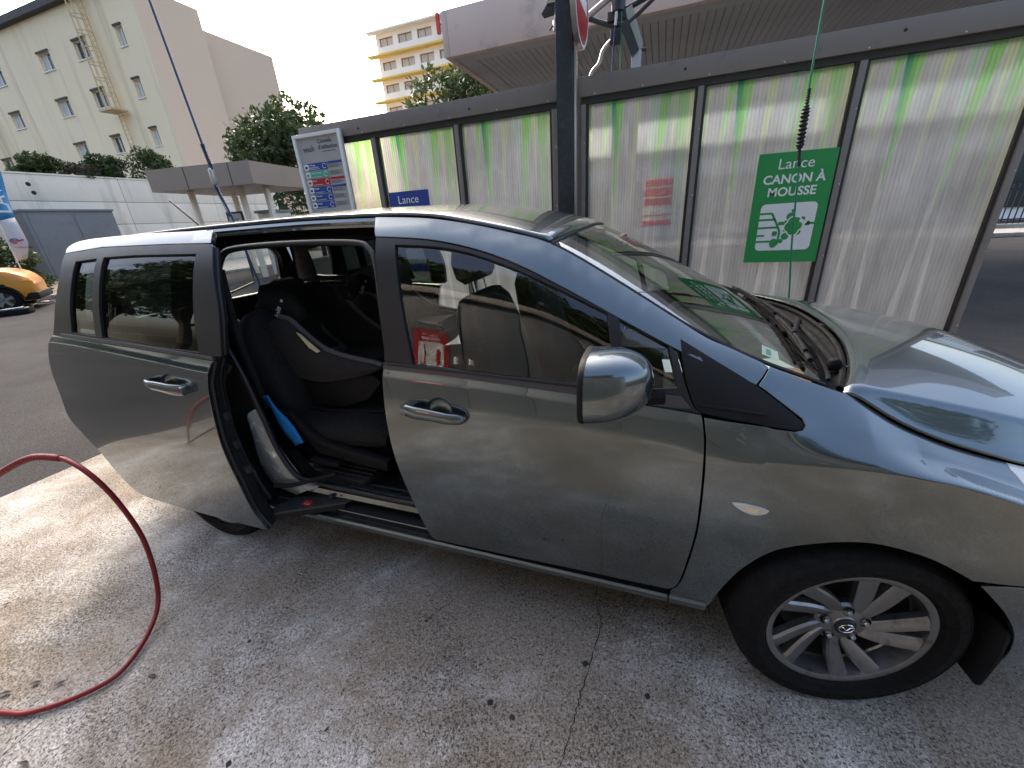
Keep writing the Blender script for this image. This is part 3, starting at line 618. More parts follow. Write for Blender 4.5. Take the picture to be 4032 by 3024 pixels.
for k in range(33): tube('rung', [(-.25,.1,8.4+.3*k),(.25,.1,8.4+.3*k)], .018, lm, lad, 6)
hoop = [(-.3,.1,0),(-.42,-.2,0),(-.3,-.55,0),(0,-.68,0),(.3,-.55,0),(.42,-.2,0),(.3,.1,0)]
for k in range(9): tube('hoop', [(x,y,10.9+.9*k) for x,y,_ in hoop], .03, lm, lad, 6)
for x, y, _ in hoop[1:-1]: tube('cage_bar', [(x,y,10.9),(x,y,18.1)], .022, lm, lad, 6)
MB().box((-.7,-.85,10.7), (.8,.2,10.8)).build('landing', lm, lad)
fb = empty('balcony_apartment_block', (0,0,0), 0, 'distant white apartment block with yellow balcony slabs', 'building')
fx0, fx1, fy = -40.2, -16, 60.0
holes = []
for zc in (26.35, 23.55, 20.8, 18.0, 15.2, 12.4):
    for k in range(7): holes.append((.55+k*3.15, 2.85+k*3.15, zc-.62, zc+.42))
holed_wall('facade', (fx0,fy,0), (1,0,0), (0,0,1), (0,-1,0), fx1-fx0, 27.85, holes, MAT['cream'], fb, .35)
for a, b, c, d in holes:
    wn = MB().box((fx0+a,fy+.3,c), (fx0+b,fy+.34,d)).build('window', MAT['curtain'], fb)
    MB().box((fx0+a,fy+.24,c), (fx0+a+.09,fy+.299,d)).box((fx0+(a+b)/2-.04,fy+.24,c), (fx0+(a+b)/2+.04,fy+.299,d)).box((fx0+a,fy+.24,d-.09), (fx0+b,fy+.299,d)).build('window_frame', MAT['brick'], wn)
for z in (24.62, 21.85, 19.08, 16.3, 13.5): MB().box((fx0-1.2,fy-1.0,z-.14), (fx1,fy-.001,z+.06)).build('balcony_slab', MAT['balc'], fb)
MB().box((fx0-1.0,fy-.9,27.25), (fx1,fy-.001,27.45)).build('roof_slab', MAT['cream'], fb)
MB().box((fx0+.01,fy+.4,0), (fx1-.01,fy+12,27.8)).build('block_body', MAT['cream'], fb)
MB().box((-29.6,fy-1.3,25.2), (-29.2,fy-.9,27.4)).build('roof_sign', MAT['redp'], fb)
# white precast wall, cabinet, kiosk
ww = empty('white_retaining_wall', (0,0,0), 0, 'long white precast retaining wall with grooved joints', 'wall')
zr = [0, 1.52, 2.74, 3.96, 5.22]; ybs = [-4, .6, 5.2, 9.8, 15.35, 20.9, 26.4]
for j in range(4):
    for i in range(6): MB().box((-30.4,ybs[i]+.012,zr[j]+.012), (-30+.0,ybs[i+1]-.012,zr[j+1]-.012)).build('precast_panel', MAT['whitewall'], ww, bevel=.01)
MB().box((-30.38,-4,0), (-30.03,26.4,5.2)).build('joint_backing', MAT['roofdark'], ww)
MB().box((-30.5,-4,5.221), (-29.96,26.4,5.30)).build('coping', MAT['whitewall'], ww)
for z, y in ((4.75,11.35),(4.35,11.42)): lathe('drain_hole', [(0,.002),(.1,.002),(.11,-.02)], (-29.998,y,z), (1,0,0), MAT['black'], ww, 16)
cb = empty('electrical_cabinet', (0,0,0), 0, 'large grey metal cabinet with two doors against the white wall', 'cabinet')
MB().box((-29.95,9.95,0), (-28.4,13.6,3.36)).build('body', MAT['cabinet'], cb, bevel=.02)
MB().box((-29.96,9.9,3.361), (-28.33,13.65,3.46)).build('lid', MAT['cabinet'], cb, bevel=.01)
for a, b in ((10.08,11.70),(11.86,13.48)):
    MB().box((-28.399,a,.25), (-28.37,b,3.25)).build('door', MAT['cabinet'], cb, bevel=.008)
ks = empty('air_station_kiosk', (0,0,0), 0, 'flat roofed brown kiosk shelter with pale posts by the white wall', 'kiosk')
A, B, C_, D_ = Vector((-17.0,9.0,3.27)), Vector((-12.88,9.82,3.27)), Vector((-13.4,13.2,3.27)), Vector((-17.5,12.4,3.27))
MB().prism([A,B,C_,D_], (0,0,.72)).build('roof', MAT['kioskf'], ks, fixn=True)
d = (B-A)
for t in (.37, .80): p = A+d*t+Vector((-.012*0,-.004,0)); MB().prism([p+Vector((0,-.006,.01)), p+Vector((.02,-.002,.01)), p+Vector((.02,-.002,.71)), p+Vector((0,-.006,.71))], (0,.01,0)).build('fascia_joint', MAT['frame_dark'], ks, fixn=True)
for x, y in ((-16.3,9.9),(-14.35,10.45),(-13.6,10.9),(-16.6,11.9)): MB().box((x-.08,y-.08,-.01), (x+.08,y+.08,3.268)).build('post', MAT['whitewall'], ks, bevel=.01)
MB().box((-14.75,11.2,-.01), (-14.05,12.2,2.4)).build('machine_cabinet', MAT['white'], ks, bevel=.02)
MB().box((-14.8,11.1,2.401), (-13.98,12.3,2.5)).build('machine_cabinet_top', MAT['kerb'], ks, bevel=.02)
asg = empty('air_sign', (-15.25,10.6,0), R(15), 'small dark framed sign reading air under the kiosk', 'sign')
MB().box((-.34,-.03,1.9), (.34,.03,2.5)).build('frame', MAT['frame_dark'], asg, bevel=.01)
MB().box((-.27,-.034,1.97), (.27,-.0305,2.43)).build('plate', MAT['curtain'], asg)
text('lettering', 'air', .28, (0,-.036,2.1), ROTS, MAT['pdark'], asg, .006)
MB().box((-.03,-.02,-.01), (.03,.02,1.899)).build('stand', MAT['frame_dark'], asg)
# feather flag
fl = empty('feather_flag', (-17.5,4.9,0), 0, 'blue and white feather flag beside the yellow car', 'flag')
MAT['flagb'] = M('flag_blue', (.06,.26,.52), .8, var=.1); MAT['flagw'] = M('flag_white', (.62,.61,.62), .8, var=.05)
def flagpart(name, pts, mat):
    v = [(-.02+.05*math.sin(z*3+y*5), y, z) for y, z in pts]; n = len(v)//2
    f = [(2*i, 2*i+1, 2*i+3, 2*i+2) for i in range(n-1)]; o = mesh(name, v, f, mat, fl, True); md = o.modifiers.new('thick', 'SOLIDIFY'); md.thickness = .006; return o
flagpart('white_cloth', [q for k in range(9) for q in ((.04,1.30+1.12*k/8+.0), (.42 if k > 2 else .28+.05*k, 1.36+1.16*k/8))], MAT['flagw'])
flagpart('blue_cloth', [q for k in range(13) for q in ((.04+.012*k,2.425+1.9*k/12), (.44+.018*k,2.525+1.9*k/12))], MAT['flagb'])
tube('pole', spline([(0,0,0),(0,0,1.3),(.03,0.02,2.4),(.03,.16,3.6),(.03,.45,4.5)], 5), .016, MAT['white'], fl, 8)
tube('base_leg', [(.35,-.3,.02),(0,0,.06),(-.3,.35,.02)], .02, MAT['galv'], fl, 8); tube('base_leg', [(-.35,-.3,.02),(0,0,.065),(.35,.35,.02)], .02, MAT['galv'], fl, 8)
rt = (R(90), 0, R(90))
lv = text('lettering', 'LAVAGE', .42, (.075,.38,2.62), (0,0,0), MAT['pwhite'], fl, .006, 'LEFT'); lv.rotation_euler = Matrix(((0,0,1),(0,-1,0),(1,0,0))).to_euler()
lg = [(.08,.13+.09*math.cos(a),1.86+.06*math.sin(a)) for a in np.linspace(0, math.pi*1.6, 10)]
tube('logo_ring', lg, .018, MAT['pblue'], fl, 6); tube('logo_swoosh', [(.082,.08,1.87),(.082,.2,1.86),(.082,.33,1.89)], .022, MAT['pred'], fl, 6)
text('lettering', 'TotalEnergies', .055, (.08,.22,1.66), rt, MAT['pred'], fl, .001)
# kerb, fence, far side behind the screen
k1 = MB().box((-31,3.6,-.012), (-18.8,26,.13)).build('pavement', MAT['kerb'], bevel=.03); tag(k1, kind='structure')
k1b = mesh('planting_bed', [(-29.9,3.7,.134),(-19.2,3.7,.134),(-19.2,9.6,.134),(-29.9,9.6,.134)], [(0,1,2,3)], MAT['soil']); tag(k1b, kind='structure')
k2 = MB().box((-9,16.6,-.012), (60,18.6,.13)).build('pavement', MAT['kerb'], bevel=.03); tag(k2, kind='structure')
fe = empty('railing_fence', (0,0,0), 0, 'black metal bar railing on a low kerb across the forecourt', 'fence')
MB().box((8,19.0,-.012), (26,19.3,.25)).build('footing', MAT['kerb'], fe, bevel=.02)
for z in (.38, 1.42): MB().box((8,19.12,z), (26,19.17,z+.05)).build('rail', MAT['fence'], fe)
bar0 = MB().box((-.015,19.13,.251), (.015,19.16,1.6)).build('bar', MAT['fence'], fe)
for k in range(100):
    q = bar0 if k == 0 else bar0.copy()
    if k: COL.objects.link(q)
    q.location.x = 8.2+.17*k
sh = empty('low_shop_building', (0,0,0), 0, 'low cream building seen blurred through the screen', 'building')
MB().box((-6,26,0), (45,36,4.2)).build('wall', MAT['cream'], sh); MB().box((-6.3,25.6,4.201), (45.3,36.3,4.7)).build('roof', MAT['roofdark'], sh)
for k in range(8): MB().box((-4+k*6,25.9,.6), (-.5+k*6,25.999,3.2)).build('window', MAT['winglass'], sh)

# ------------------------------------------------------------------ vegetation
def leaves(name, blobs, n, size, mat, parent, seed):
    rnd = np.random.RandomState(seed); tot = sum(b[3]*b[4]*b[5] for b in blobs)**1.0; vs = []
    for bx, by_, bz, rx, ry, rz in blobs:
        k = max(20, int(n*rx*ry*rz/tot)); d = rnd.normal(size=(k, 3)); d /= np.linalg.norm(d, axis=1)[:, None]
        r = rnd.uniform(.55, 1.06, k)**.6; r *= 1+.16*np.sin(d[:, 0]*7+seed)*np.sin(d[:, 1]*6)+.12*np.sin(d[:, 2]*9+d[:, 0]*5)
        c = np.stack([bx+rx*d[:, 0]*r, by_+ry*d[:, 1]*r, bz+rz*d[:, 2]*r], 1)
        a = rnd.normal(size=(k, 3)); a /= np.linalg.norm(a, axis=1)[:, None]; b2_ = np.cross(a, rnd.normal(size=(k, 3))); b2_ /= np.linalg.norm(b2_, axis=1)[:, None]
        s = size*rnd.uniform(.6, 1.4, k)[:, None]; a = a*s; b2_ = b2_*s*.42
        vs.append(np.stack([c-a, c+b2_, c+a, c-b2_], 1).reshape(-1, 3))
    v = np.concatenate(vs); m = len(v)//4
    me = bpy.data.meshes.new(name); me.vertices.add(len(v)); me.vertices.foreach_set('co', v.astype(np.float32).ravel())
    me.loops.add(4*m); me.loops.foreach_set('vertex_index', np.arange(4*m, dtype=np.int32)); me.polygons.add(m); me.polygons.foreach_set('loop_start', np.arange(0, 4*m, 4, dtype=np.int32)); me.polygons.foreach_set('loop_total', np.full(m, 4, dtype=np.int32)); me.update(calc_edges=True); me.validate()
    return link(name, me, mat, parent)
def tree(label, base, h, blobs, n, size, mat, seed, cat='tree', group=None, name='leafy_tree', r=.16):
    e = empty(name, base, 0, label, cat, group); rnd = random.Random(seed)
    mb = MB(); top = (rnd.uniform(-.2,.2), rnd.uniform(-.2,.2), h)
    mb.tube(spline([(0,0,-.05),(rnd.uniform(-.1,.1),rnd.uniform(-.1,.1),h*.5),top], 4), [r*(1-.07*k) for k in range(9)], 8)
    for q in blobs[:7]:
        mb.tube(spline([(0,0,h*.55),(q[0]*.4,q[1]*.4,(h*.6+q[2])*.5),(q[0]*.8,q[1]*.8,q[2])], 3), [r*.5*(1-.12*k) for k in range(7)], 6)
    mb.build('trunk', MAT['trunk'], e, smooth=True)
    leaves('crown', blobs, n, size, mat, e, seed); return e
def rblobs(rx, ry, rz, zc, k, seed, br=.45):
    rnd = random.Random(seed); out = []
    for _ in range(k):
        a = rnd.uniform(0, 6.28); q = rnd.uniform(.2, .8); hz = rnd.uniform(-.75, .8)
        s = br*rnd.uniform(.7, 1.25); out.append((rx*q*math.cos(a)*math.sqrt(1-hz*hz*.7), ry*q*math.sin(a)*math.sqrt(1-hz*hz*.7), zc+rz*hz, rx*s, ry*s, rz*s))
    return out
tree('bushy evergreen tree beside the kiosk and the instruction board', (-19.6,19.4,0), 4.2, rblobs(3.1,3.1,2.5,5.4,16,3), 9000, .17, MAT['leaf1'], 3)
tree('round dark tree rising behind the screen under the canopy', (-9.2,20.6,0), 5.0, rblobs(2.7,2.5,2.2,6.3,15,5), 9000, .15, MAT['leaf2'], 5)
for lab, y, zc, ry, rz, mt, sd in (('dense green rounded shrub on the white wall, left one',12.3,5.75,1.35,.55,'leaf1',11),('sparse brownish shrub between two green shrubs on the white wall',14.15,5.65,.8,.48,'leaf3',12),('round green shrub on the white wall by the ladder foot',15.4,5.85,.85,.62,'leaf1',13),('tall oleander shrub with pale flowers above the kiosk',17.6,6.1,1.35,.85,'leaf2',14)):
    e = empty('shrub', (-30.6,y,5.25), 0, lab, 'shrub', None)
    leaves('foliage', rblobs(.6,ry,rz,zc-5.25,9,sd,.55), 2600, .10, MAT[mt], e, sd); tube('stem', [(0,0,-.05),(0,.05,.4)], .05, MAT['trunk'], e, 6)
e = empty('hedge_shrub', (-21.2,5.4,.13), 0, 'low dark green hedge bush behind the feather flag', 'shrub'); leaves('foliage', rblobs(.9,1.3,.85,.85,12,21,.5), 3000, .10, MAT['leaf1'], e, 21); tube('stem', [(0,0,-.1),(0,.05,.6)], .06, MAT['trunk'], e, 6)

# ------------------------------------------------------------------ behind the camera: what the paint and glass mirror
EQ = -3.3
eq = empty('equipment_lockers', (0,0,0), 0, 'row of dark grey equipment doors facing the car', 'lockers')
MB().box((-3.2,EQ-2.2,0), (4.6,EQ,2.55)).build('housing', MAT['cabinet'], eq, bevel=.01)
MB().box((-3.35,EQ-2.3,2.551), (4.75,EQ+.12,2.72)).build('roof_cap', MAT['frame'], eq, bevel=.01)
MAT['lockdoor'] = M('locker_door_grey', (.085, .09, .092), .5, .1, var=.05, scale=2)
for x0_, x1_, hx in ((-3.1,-1.95,-2.05),(-1.94,-.975,-1.06),(-.965,-.25,-.88),(-.24,.57,.48),(.58,1.30,.66),(1.31,2.03,1.94),(2.04,2.76,2.12),(2.77,3.6,3.5)):
    dr = MB().box((x0_+.004,EQ+.001,.08), (x1_-.004,EQ+.03,2.4)).build('door', MAT['lockdoor'], eq, bevel=.006)
    MB().box((hx-.03,EQ+.031,1.02), (hx+.03,EQ+.038,1.24)).build('handle_plate', MAT['galv'], dr, bevel=.003)
    tube('lever', [(hx,EQ+.038,1.19),(hx,EQ+.08,1.19),(hx-.09,EQ+.085,1.19)], .009, MAT['galv'], dr, 8)
rb = empty('brush_lance_sign', (0,0,0), 0, 'red brush lance sign with pictogram on the grey lockers', 'sign')
# sign faces +Y: built facing -Y then turned round
plate('plate', [(-.26,-.42),(.26,-.42),(.26,.42),(-.26,.42)], 0, .004, MAT['pred'], rb)
text('lettering', 'Lance', .10, (0,-.0046,.27), ROTS, MAT['pwhite'], rb, 0); text('lettering', 'BROSSE', .085, (0,-.0046,.17), ROTS, MAT['pwhite'], rb, .002)
pictogram(rb, MAT['pred'], 'brush', -.19, .19, -.26, .11, -.0045)
rb.rotation_euler = (0,0,math.pi); rb.location = (-1.36, EQ+.034, 1.24); rb.scale = (.85, 1, .85)
for k, (x, y, h_, s_) in enumerate(((-10,-10.5,8.0,31),(-4.2,-11.0,8.4,32),(1.6,-10.5,8.0,33),(7.2,-11,8.2,34),(12.8,-11.5,7,35),(-16.5,-10.8,7.2,36),(-23,-11.5,7.6,37),(-30,-11,7.4,38))):
    tree(['broad shade tree behind the lockers, at the asphalt end','broad shade tree behind the lockers, near the red sign','broad shade tree right behind the bare locker doors','broad shade tree behind the lockers, forward end','broad shade tree standing apart past the locker row','broad shade tree over the asphalt, next to the locker trees','broad shade tree over the asphalt, middle of three','broad shade tree over the asphalt, nearest the white wall'][k], (x,y,0), h_-2.6, rblobs(4.2,3.4,2.9,h_,20,s_), 6500, .26, MAT['leaf1'], s_, r=.24)
# ------------------------------------------------------------------ car materials
def paint_mat():
    m, t, b = _nt('grey_blue_metallic_paint'); vec = coords(t)
    fl = noise(t, 900, 2, .5, vec); c = mixc(t, ramp(t, fl, [(.35, 0), (.65, 1)]), (.080, .105, .116), (.125, .156, .169))
    dust = ramp(t, noise(t, 5, 6, .7, coords(t, 'Object', (1, 1, 2.2))), [(.50, 0), (.8, 1)]); c = mixc(t, math_(t, 'MULTIPLY', dust, .12), c, (.22, .20, .17))
    t.links.new(c, b.inputs['Base Color']); b.inputs['Metallic'].default_value = .9; b.inputs['Roughness'].default_value = .24
    b.inputs['Coat Weight'].default_value = 1; t.links.new(ramp(t, noise(t, 6, 5, .6, vec), [(.35, .018), (.75, .06)]), b.inputs['Coat Roughness']); b.inputs['Coat IOR'].default_value = 1.75
    return m
MAT.update(paint=paint_mat(), sash=M('satin_black_sash', (.020, .020, .022), .38, var=.1, scale=8, bmp=.02, spec=.35), plastic=M('black_plastic_grain', (.013, .013, .014), .55, var=.15, scale=10, bmp=.12, bscale=700, spec=.16),
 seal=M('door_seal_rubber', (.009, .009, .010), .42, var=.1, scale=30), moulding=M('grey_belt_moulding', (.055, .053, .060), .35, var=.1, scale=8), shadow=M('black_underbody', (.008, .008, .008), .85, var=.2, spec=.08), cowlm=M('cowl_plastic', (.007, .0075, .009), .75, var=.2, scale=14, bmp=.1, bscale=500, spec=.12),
 alloy=M('alloy_silver', (.27, .27, .275), .34, .85, var=.12, scale=30, dirt=((.10,.09,.08), .55, .8, 26)), tyre=M('tyre_rubber', (.0065, .0065, .007), .75, spec=.18, var=.25, scale=22, bmp=.15, bscale=260), disc=M('brake_disc', (.05, .047, .044), .5, .7, var=.3),
 fabric=M('black_seat_fabric', (.008, .008, .009), .9, var=.2, scale=40, bmp=.25, bscale=800), fabric2=M('charcoal_child_seat_fabric', (.028, .0265, .027), .9, var=.15, scale=40, bmp=.25, bscale=900), trim=M('interior_dark_trim', (.014, .014, .015), .6, var=.15, scale=20, bmp=.08, bscale=600),
 trimgrey=M('interior_grey_trim', (.075, .075, .075), .7, var=.1), headliner=M('headliner_grey', (.20, .195, .185), .95, var=.05), carpet=M('floor_mat_rubber', (.010, .010, .012), .5, var=.2, scale=30, bmp=.2, bscale=200),
 bluecloth=M('blue_cloth', (.01, .22, .60), .8, var=.15, scale=40, bmp=.3, bscale=150), lamp=M('clear_lens', (.62, .62, .60), .12, .2, var=.2, scale=60, coat=1), chrome=M('chrome', (.75, .75, .75), .12, 1, var=.05), paper=M('paper', (.78, .80, .79), .7, var=.06, scale=30), label=M('sticker_yellow', (.75, .70, .45), .6, var=.1, scale=50), wood=M('orange_board', (.45, .22, .08), .6, var=.15))
MAT['soapy_skylit'] = M('soapy_skylit_paint', (.22, .26, .28), .35, .5, var=.15, scale=12, coat=.6, dirt=((.62,.66,.68), .56, .70, 24))  # lighter than body paint to hold its sky reflection; white blotches are soap residue
MAT['pipe'] = M('pale_grey_piping', (.11, .105, .105), .8, var=.1, scale=40)
MAT['glass'] = glass_mat('side_glass', (.86, .90, .88), 1.52, 0, 1.0); MAT['dglass'] = glass_mat('privacy_glass', (.17, .20, .20), 1.52, 0, 1.0); MAT['ws'] = glass_mat('windscreen_glass', (.76, .88, .82), 1.52, 0, 3.5)

# ------------------------------------------------------------------ body panels: outlines in (x, z) on the side surface
def inpoly(x, y, P):
    c = False; j = len(P)-1
    for i in range(len(P)):
        if (P[i][1] > y) != (P[j][1] > y) and x < (P[j][0]-P[i][0])*(y-P[i][1])/(P[j][1]-P[i][1])+P[i][0]: c = not c
        j = i
    return c
def dens(P, step=.02):
    out = []
    for i in range(len(P)):
        a, b = P[i], P[(i+1) % len(P)]; n = max(1, int(math.hypot(b[0]-a[0], b[1]-a[1])/step))
        out += [(a[0]+(b[0]-a[0])*k/n, a[1]+(b[1]-a[1])*k/n) for k in range(n)]
    return out
def smooth_poly(P, it=2, keep=()):
    """chaikin-like rounding of interior vertices with shallow corners"""
    for _ in range(it):
        out = []
        for i in range(len(P)):
            a, b, c = Vector(P[i-1]), Vector(P[i]), Vector(P[(i+1) % len(P)])
            if (b-a).length < 1e-6 or (c-b).length < 1e-6 or (b-a).angle(c-b) > .9: out.append(tuple(b)); continue
            q = min(.25, .02/max(1e-6, (b-a).length)) if (b-a).length > .2 else .25; r_ = min(.25, .02/max(1e-6, (c-b).length)) if (c-b).length > .2 else .25
            out += [tuple(b.lerp(a, q)), tuple(b.lerp(c, r_))]
        P = out
    return P
def panel(name, outline, mat, parent, off=0., holes=(), flange=.018, step=.03, left=False, surf=S, smooth=True, lip=.002, extra=(), skip=None):
    O = dens(smooth_poly(outline) if smooth else outline, .016); H = [dens(h, .012) for h in holes]
    area = sum(O[i][0]*O[(i+1) % len(O)][1]-O[(i+1) % len(O)][0]*O[i][1] for i in range(len(O)))
    if area < 0: O = O[::-1]
    loops = [O]+[h if sum(h[i][0]*h[(i+1) % len(h)][1]-h[(i+1) % len(h)][0]*h[i][1] for i in range(len(h))) < 0 else h[::-1] for h in H]
    pts = []; edges = []; rings = []
    for L in loops:
        n0 = len(pts); pts += L; rings.append(list(range(n0, len(pts)))); edges += [(n0+i, n0+(i+1) % len(L)) for i in range(len(L))]
    bp = np.array(pts); xs = [p[0] for p in O]; zs = [p[1] for p in O]
    gx = np.arange(math.floor(min(xs)/step)*step, max(xs), step); gz = np.arange(math.floor(min(zs)/step)*step, max(zs), step)
    for x, z in extra:
        if inpoly(x, z, O) and np.min((bp[:, 0]-x)**2+(bp[:, 1]-z)**2) > .004**2: pts.append((round(x, 5), round(z, 5)))
    for j, z in enumerate(gz):
        for x in gx:
            x2 = round(x, 4)
            if skip and skip(x2, z): continue
            if not inpoly(x2, z, O) or any(inpoly(x2, z, h) for h in loops[1:]): continue
            if np.min((bp[:, 0]-x2)**2+(bp[:, 1]-z)**2) < (step*.45)**2: continue
            pts.append((x2, float(z)))
    r = delaunay_2d_cdt([Vector(p) for p in pts], edges, [], 0, 1e-6)
    V2 = [tuple(v) for v in r[0]]; orig = r[3]
    tris = []
    for t in r[2]:
        cx_ = sum(V2[i][0] for i in t)/3; cz_ = sum(V2[i][1] for i in t)/3
        if inpoly(cx_, cz_, O) and not any(inpoly(cx_, cz_, h) for h in loops[1:]):
            a, b, c = (V2[i] for i in t)
            if (b[0]-a[0])*(c[1]-a[1])-(b[1]-a[1])*(c[0]-a[0]) < 0: t = t[::-1]
            tris.append(tuple(t))
    sg = -1 if not left else 1
    verts = []; nr = []
    def sn(x, z, e=.004):
        sx = (surf(x+e, z)-surf(x-e, z))/(2*e); sz = (surf(x, z+e)-surf(x, z-e))/(2*e); l = math.sqrt(sx*sx+1+sz*sz); return Vector((-sx/l, sg/l, -sz/l))
    for x, z in V2:
        n = sn(x, z); nr.append(n); verts.append(Vector((x, sg*(surf(x, z)), z))+n*off)
    faces = [t if not left else t[::-1] for t in tris]; ln = [[nr[i] for i in f] for f in faces]
    inv = {}
    for i, oo in enumerate(orig):
        for k in oo: inv[k] = i
    for rg in rings:
        idx = [inv.get(k) for k in rg]; idx = [i for i in idx if i is not None]; m = len(idx); base = len(verts); lat = []
        for q in range(m):
            a, b = V2[idx[q-1]], V2[idx[(q+1) % m]]; d = Vector((b[0]-a[0], 0, b[1]-a[1])); o = Vector((d.z, 0, -d.x)); o = o.normalized() if o.length > 1e-9 else Vector((0,0,1))
            n = nr[idx[q]]; o = (o-n*o.dot(n)).normalized(); lat.append(o)
            p = verts[idx[q]]; verts.append(p-n*lip+o*lip*.7); verts.append(p-n*(lip+flange)+o*lip*.7)
        for q in range(m):
            q2 = (q+1) % m; a, b = idx[q], idx[q2]; c, d = base+2*q, base+2*q2
            f1 = (b, a, c, d); n1 = [nr[b], nr[a], (nr[a]+lat[q]*1.6).normalized(), (nr[b]+lat[q2]*1.6).normalized()]
            f2 = (d, c, c+1, d+1); n2 = [lat[q2], lat[q], lat[q], lat[q2]]
            if left: f1, n1, f2, n2 = f1[::-1], n1[::-1], f2[::-1], n2[::-1]
            faces += [f1, f2]; ln += [n1, n2]
    me = bpy.data.meshes.new(name); me.from_pydata([tuple(v) for v in verts], [], faces); me.update()
    o = link(name, me, mat, parent); me.polygons.foreach_set('use_smooth', [True]*len(me.polygons))
    flat = [tuple(n) for L in ln for n in L]
    if len(flat) == len(me.loops): me.normals_split_custom_set(flat)
    return o
def grid_mesh(name, fn, nu, nv, mat, parent, thick=0, flip=False):
    v = [fn(i/nu, j/nv) for j in range(nv+1) for i in range(nu+1)]
    f = [(j*(nu+1)+i, j*(nu+1)+i+1, (j+1)*(nu+1)+i+1, (j+1)*(nu+1)+i) for j in range(nv) for i in range(nu)]
    if flip: f = [q[::-1] for q in f]
    o = mesh(name, v, f, mat, parent, True)
    if thick: md = o.modifiers.new('t', 'SOLIDIFY'); md.thickness = thick; md.offset = -1
    return o
van = empty('minivan', (0,0,0), 0, 'grey blue metallic minivan with its side sliding door open', 'minivan')

glass_o = [(-.097,1.471),(.032,1.462),(.143,1.444),(.263,1.409),(.378,1.366),(.487,1.317),(.624,1.252),(.652,1.122),(.665,1.047),(.30,1.064),(-.024,1.082)]
qglass = [(.656,1.242),(.734,1.207),(.784,1.185),(.800,1.165),(.811,1.129),(.831,1.057),(.70,1.046),(.678,1.12)]
strip_low = [(-.180,1.5),(.027,1.482),(.2,1.445),(.347,1.394),(.485,1.329),(.641,1.247),(.789,1.170),(.929,1.107),(1.032,1.067)]
strip_top = [(-.210,1.561),(-.011,1.546),(.146,1.520),(.296,1.485),(.426,1.448),(.573,1.368),(.733,1.271),(.883,1.180),(.97,1.143),(1.065,1.103)]
rear_edge = [(-.182,1.495),(-.151,1.332),(-.141,1.190),(-.136,1.084),(-.142,1.064),(-.148,1.002),(-.157,.878),(-.153,.743),(-.13,.6),(-.098,.451),(-.070,.335),(-.049,.304)]
front_edge = [(.898,.990),(.910,.926),(.917,.823),(.921,.71),(.921,.599),(.911,.484),(.899,.389),(.887,.346),(.868,.327)]
door_bot = [(.835,.324),(.626,.322),(.293,.312),(-.049,.304)]
belt_paint = [(-.142,1.060),(.157,1.049),(.553,1.022),(.756,1.005),(.898,.992)]
arch = [(1.0,.309),(1.016,.376),(1.057,.484),(1.117,.575),(1.178,.621),(1.278,.663),(1.358,.675),(1.451,.658),(1.516,.63),(1.586,.587),(1.63,.544),(1.681,.486),(1.723,.419),(1.745,.345),(1.752,.26)]
hoodline = [(x, zt_(x)-.0007) for x in (1.262,1.28,1.30,1.32,1.34,1.36,1.38,1.40,1.42,1.44,1.46,1.48,1.50,1.52,1.54,1.56,1.58,1.60,1.62)]

def sp2(P, n=5): return [(q.x, q.z) for q in spline([(x, 0, z) for x, z in P], n)]
arch = sp2(arch, 4); front_edge = sp2(front_edge, 4); glass_top = sp2(glass_o[:7], 4); glass_o = glass_top+glass_o[7:]; strip_low = sp2(strip_low, 4); strip_top = sp2(strip_top, 4)
def shift(P, dx, dz): return [(x+dx, z+dz) for x, z in P]
# front door ------------------------------------------------------------
G = .0028
cup = [(.079+.052*math.cos(a), .928+.050*math.sin(a)) for a in np.linspace(0, 2*math.pi, 28, endpoint=False)]
fd = panel('front_door', [(x+G, z) for x, z in rear_edge[4:]]+[(x, z) for x, z in door_bot[::-1][1:]]+[(x-G, z) for x, z in front_edge[::-1]]+belt_paint[::-1][1:-1], MAT['paint'], van, holes=[cup], extra=[(x, zb_(x)-q) for x in np.arange(-.13, .9, .014) for q in (.004,.010,.016,.022,.028,.035,.045)], skip=lambda x, z: z > zb_(x)-.055)
def dish(name, cx_, cz_, rx, rz, depth, mat, parent):
    v = []; f = []; nr_, na = 6, 28
    for i in range(nr_+1):
        t = i/nr_; r_ = 1.03*math.cos(t*math.pi/2*.96); dd = depth*math.sin(t*math.pi/2)+.001
        for k in range(na): a = 2*math.pi*k/na; x = cx_+rx*r_*math.cos(a); z = cz_+rz*r_*math.sin(a); v.append((x, -S(x, z)+dd, z))
    for i in range(nr_):
        for k in range(na): f.append((i*na+k, i*na+(k+1) % na, (i+1)*na+(k+1) % na, (i+1)*na+k))
    f.append(tuple(nr_*na+k for k in range(na))); return mesh(name, v, f, mat, parent, True)
dish('handle_recess', .079, .928, .052, .050, .034, MAT['paint'], fd)
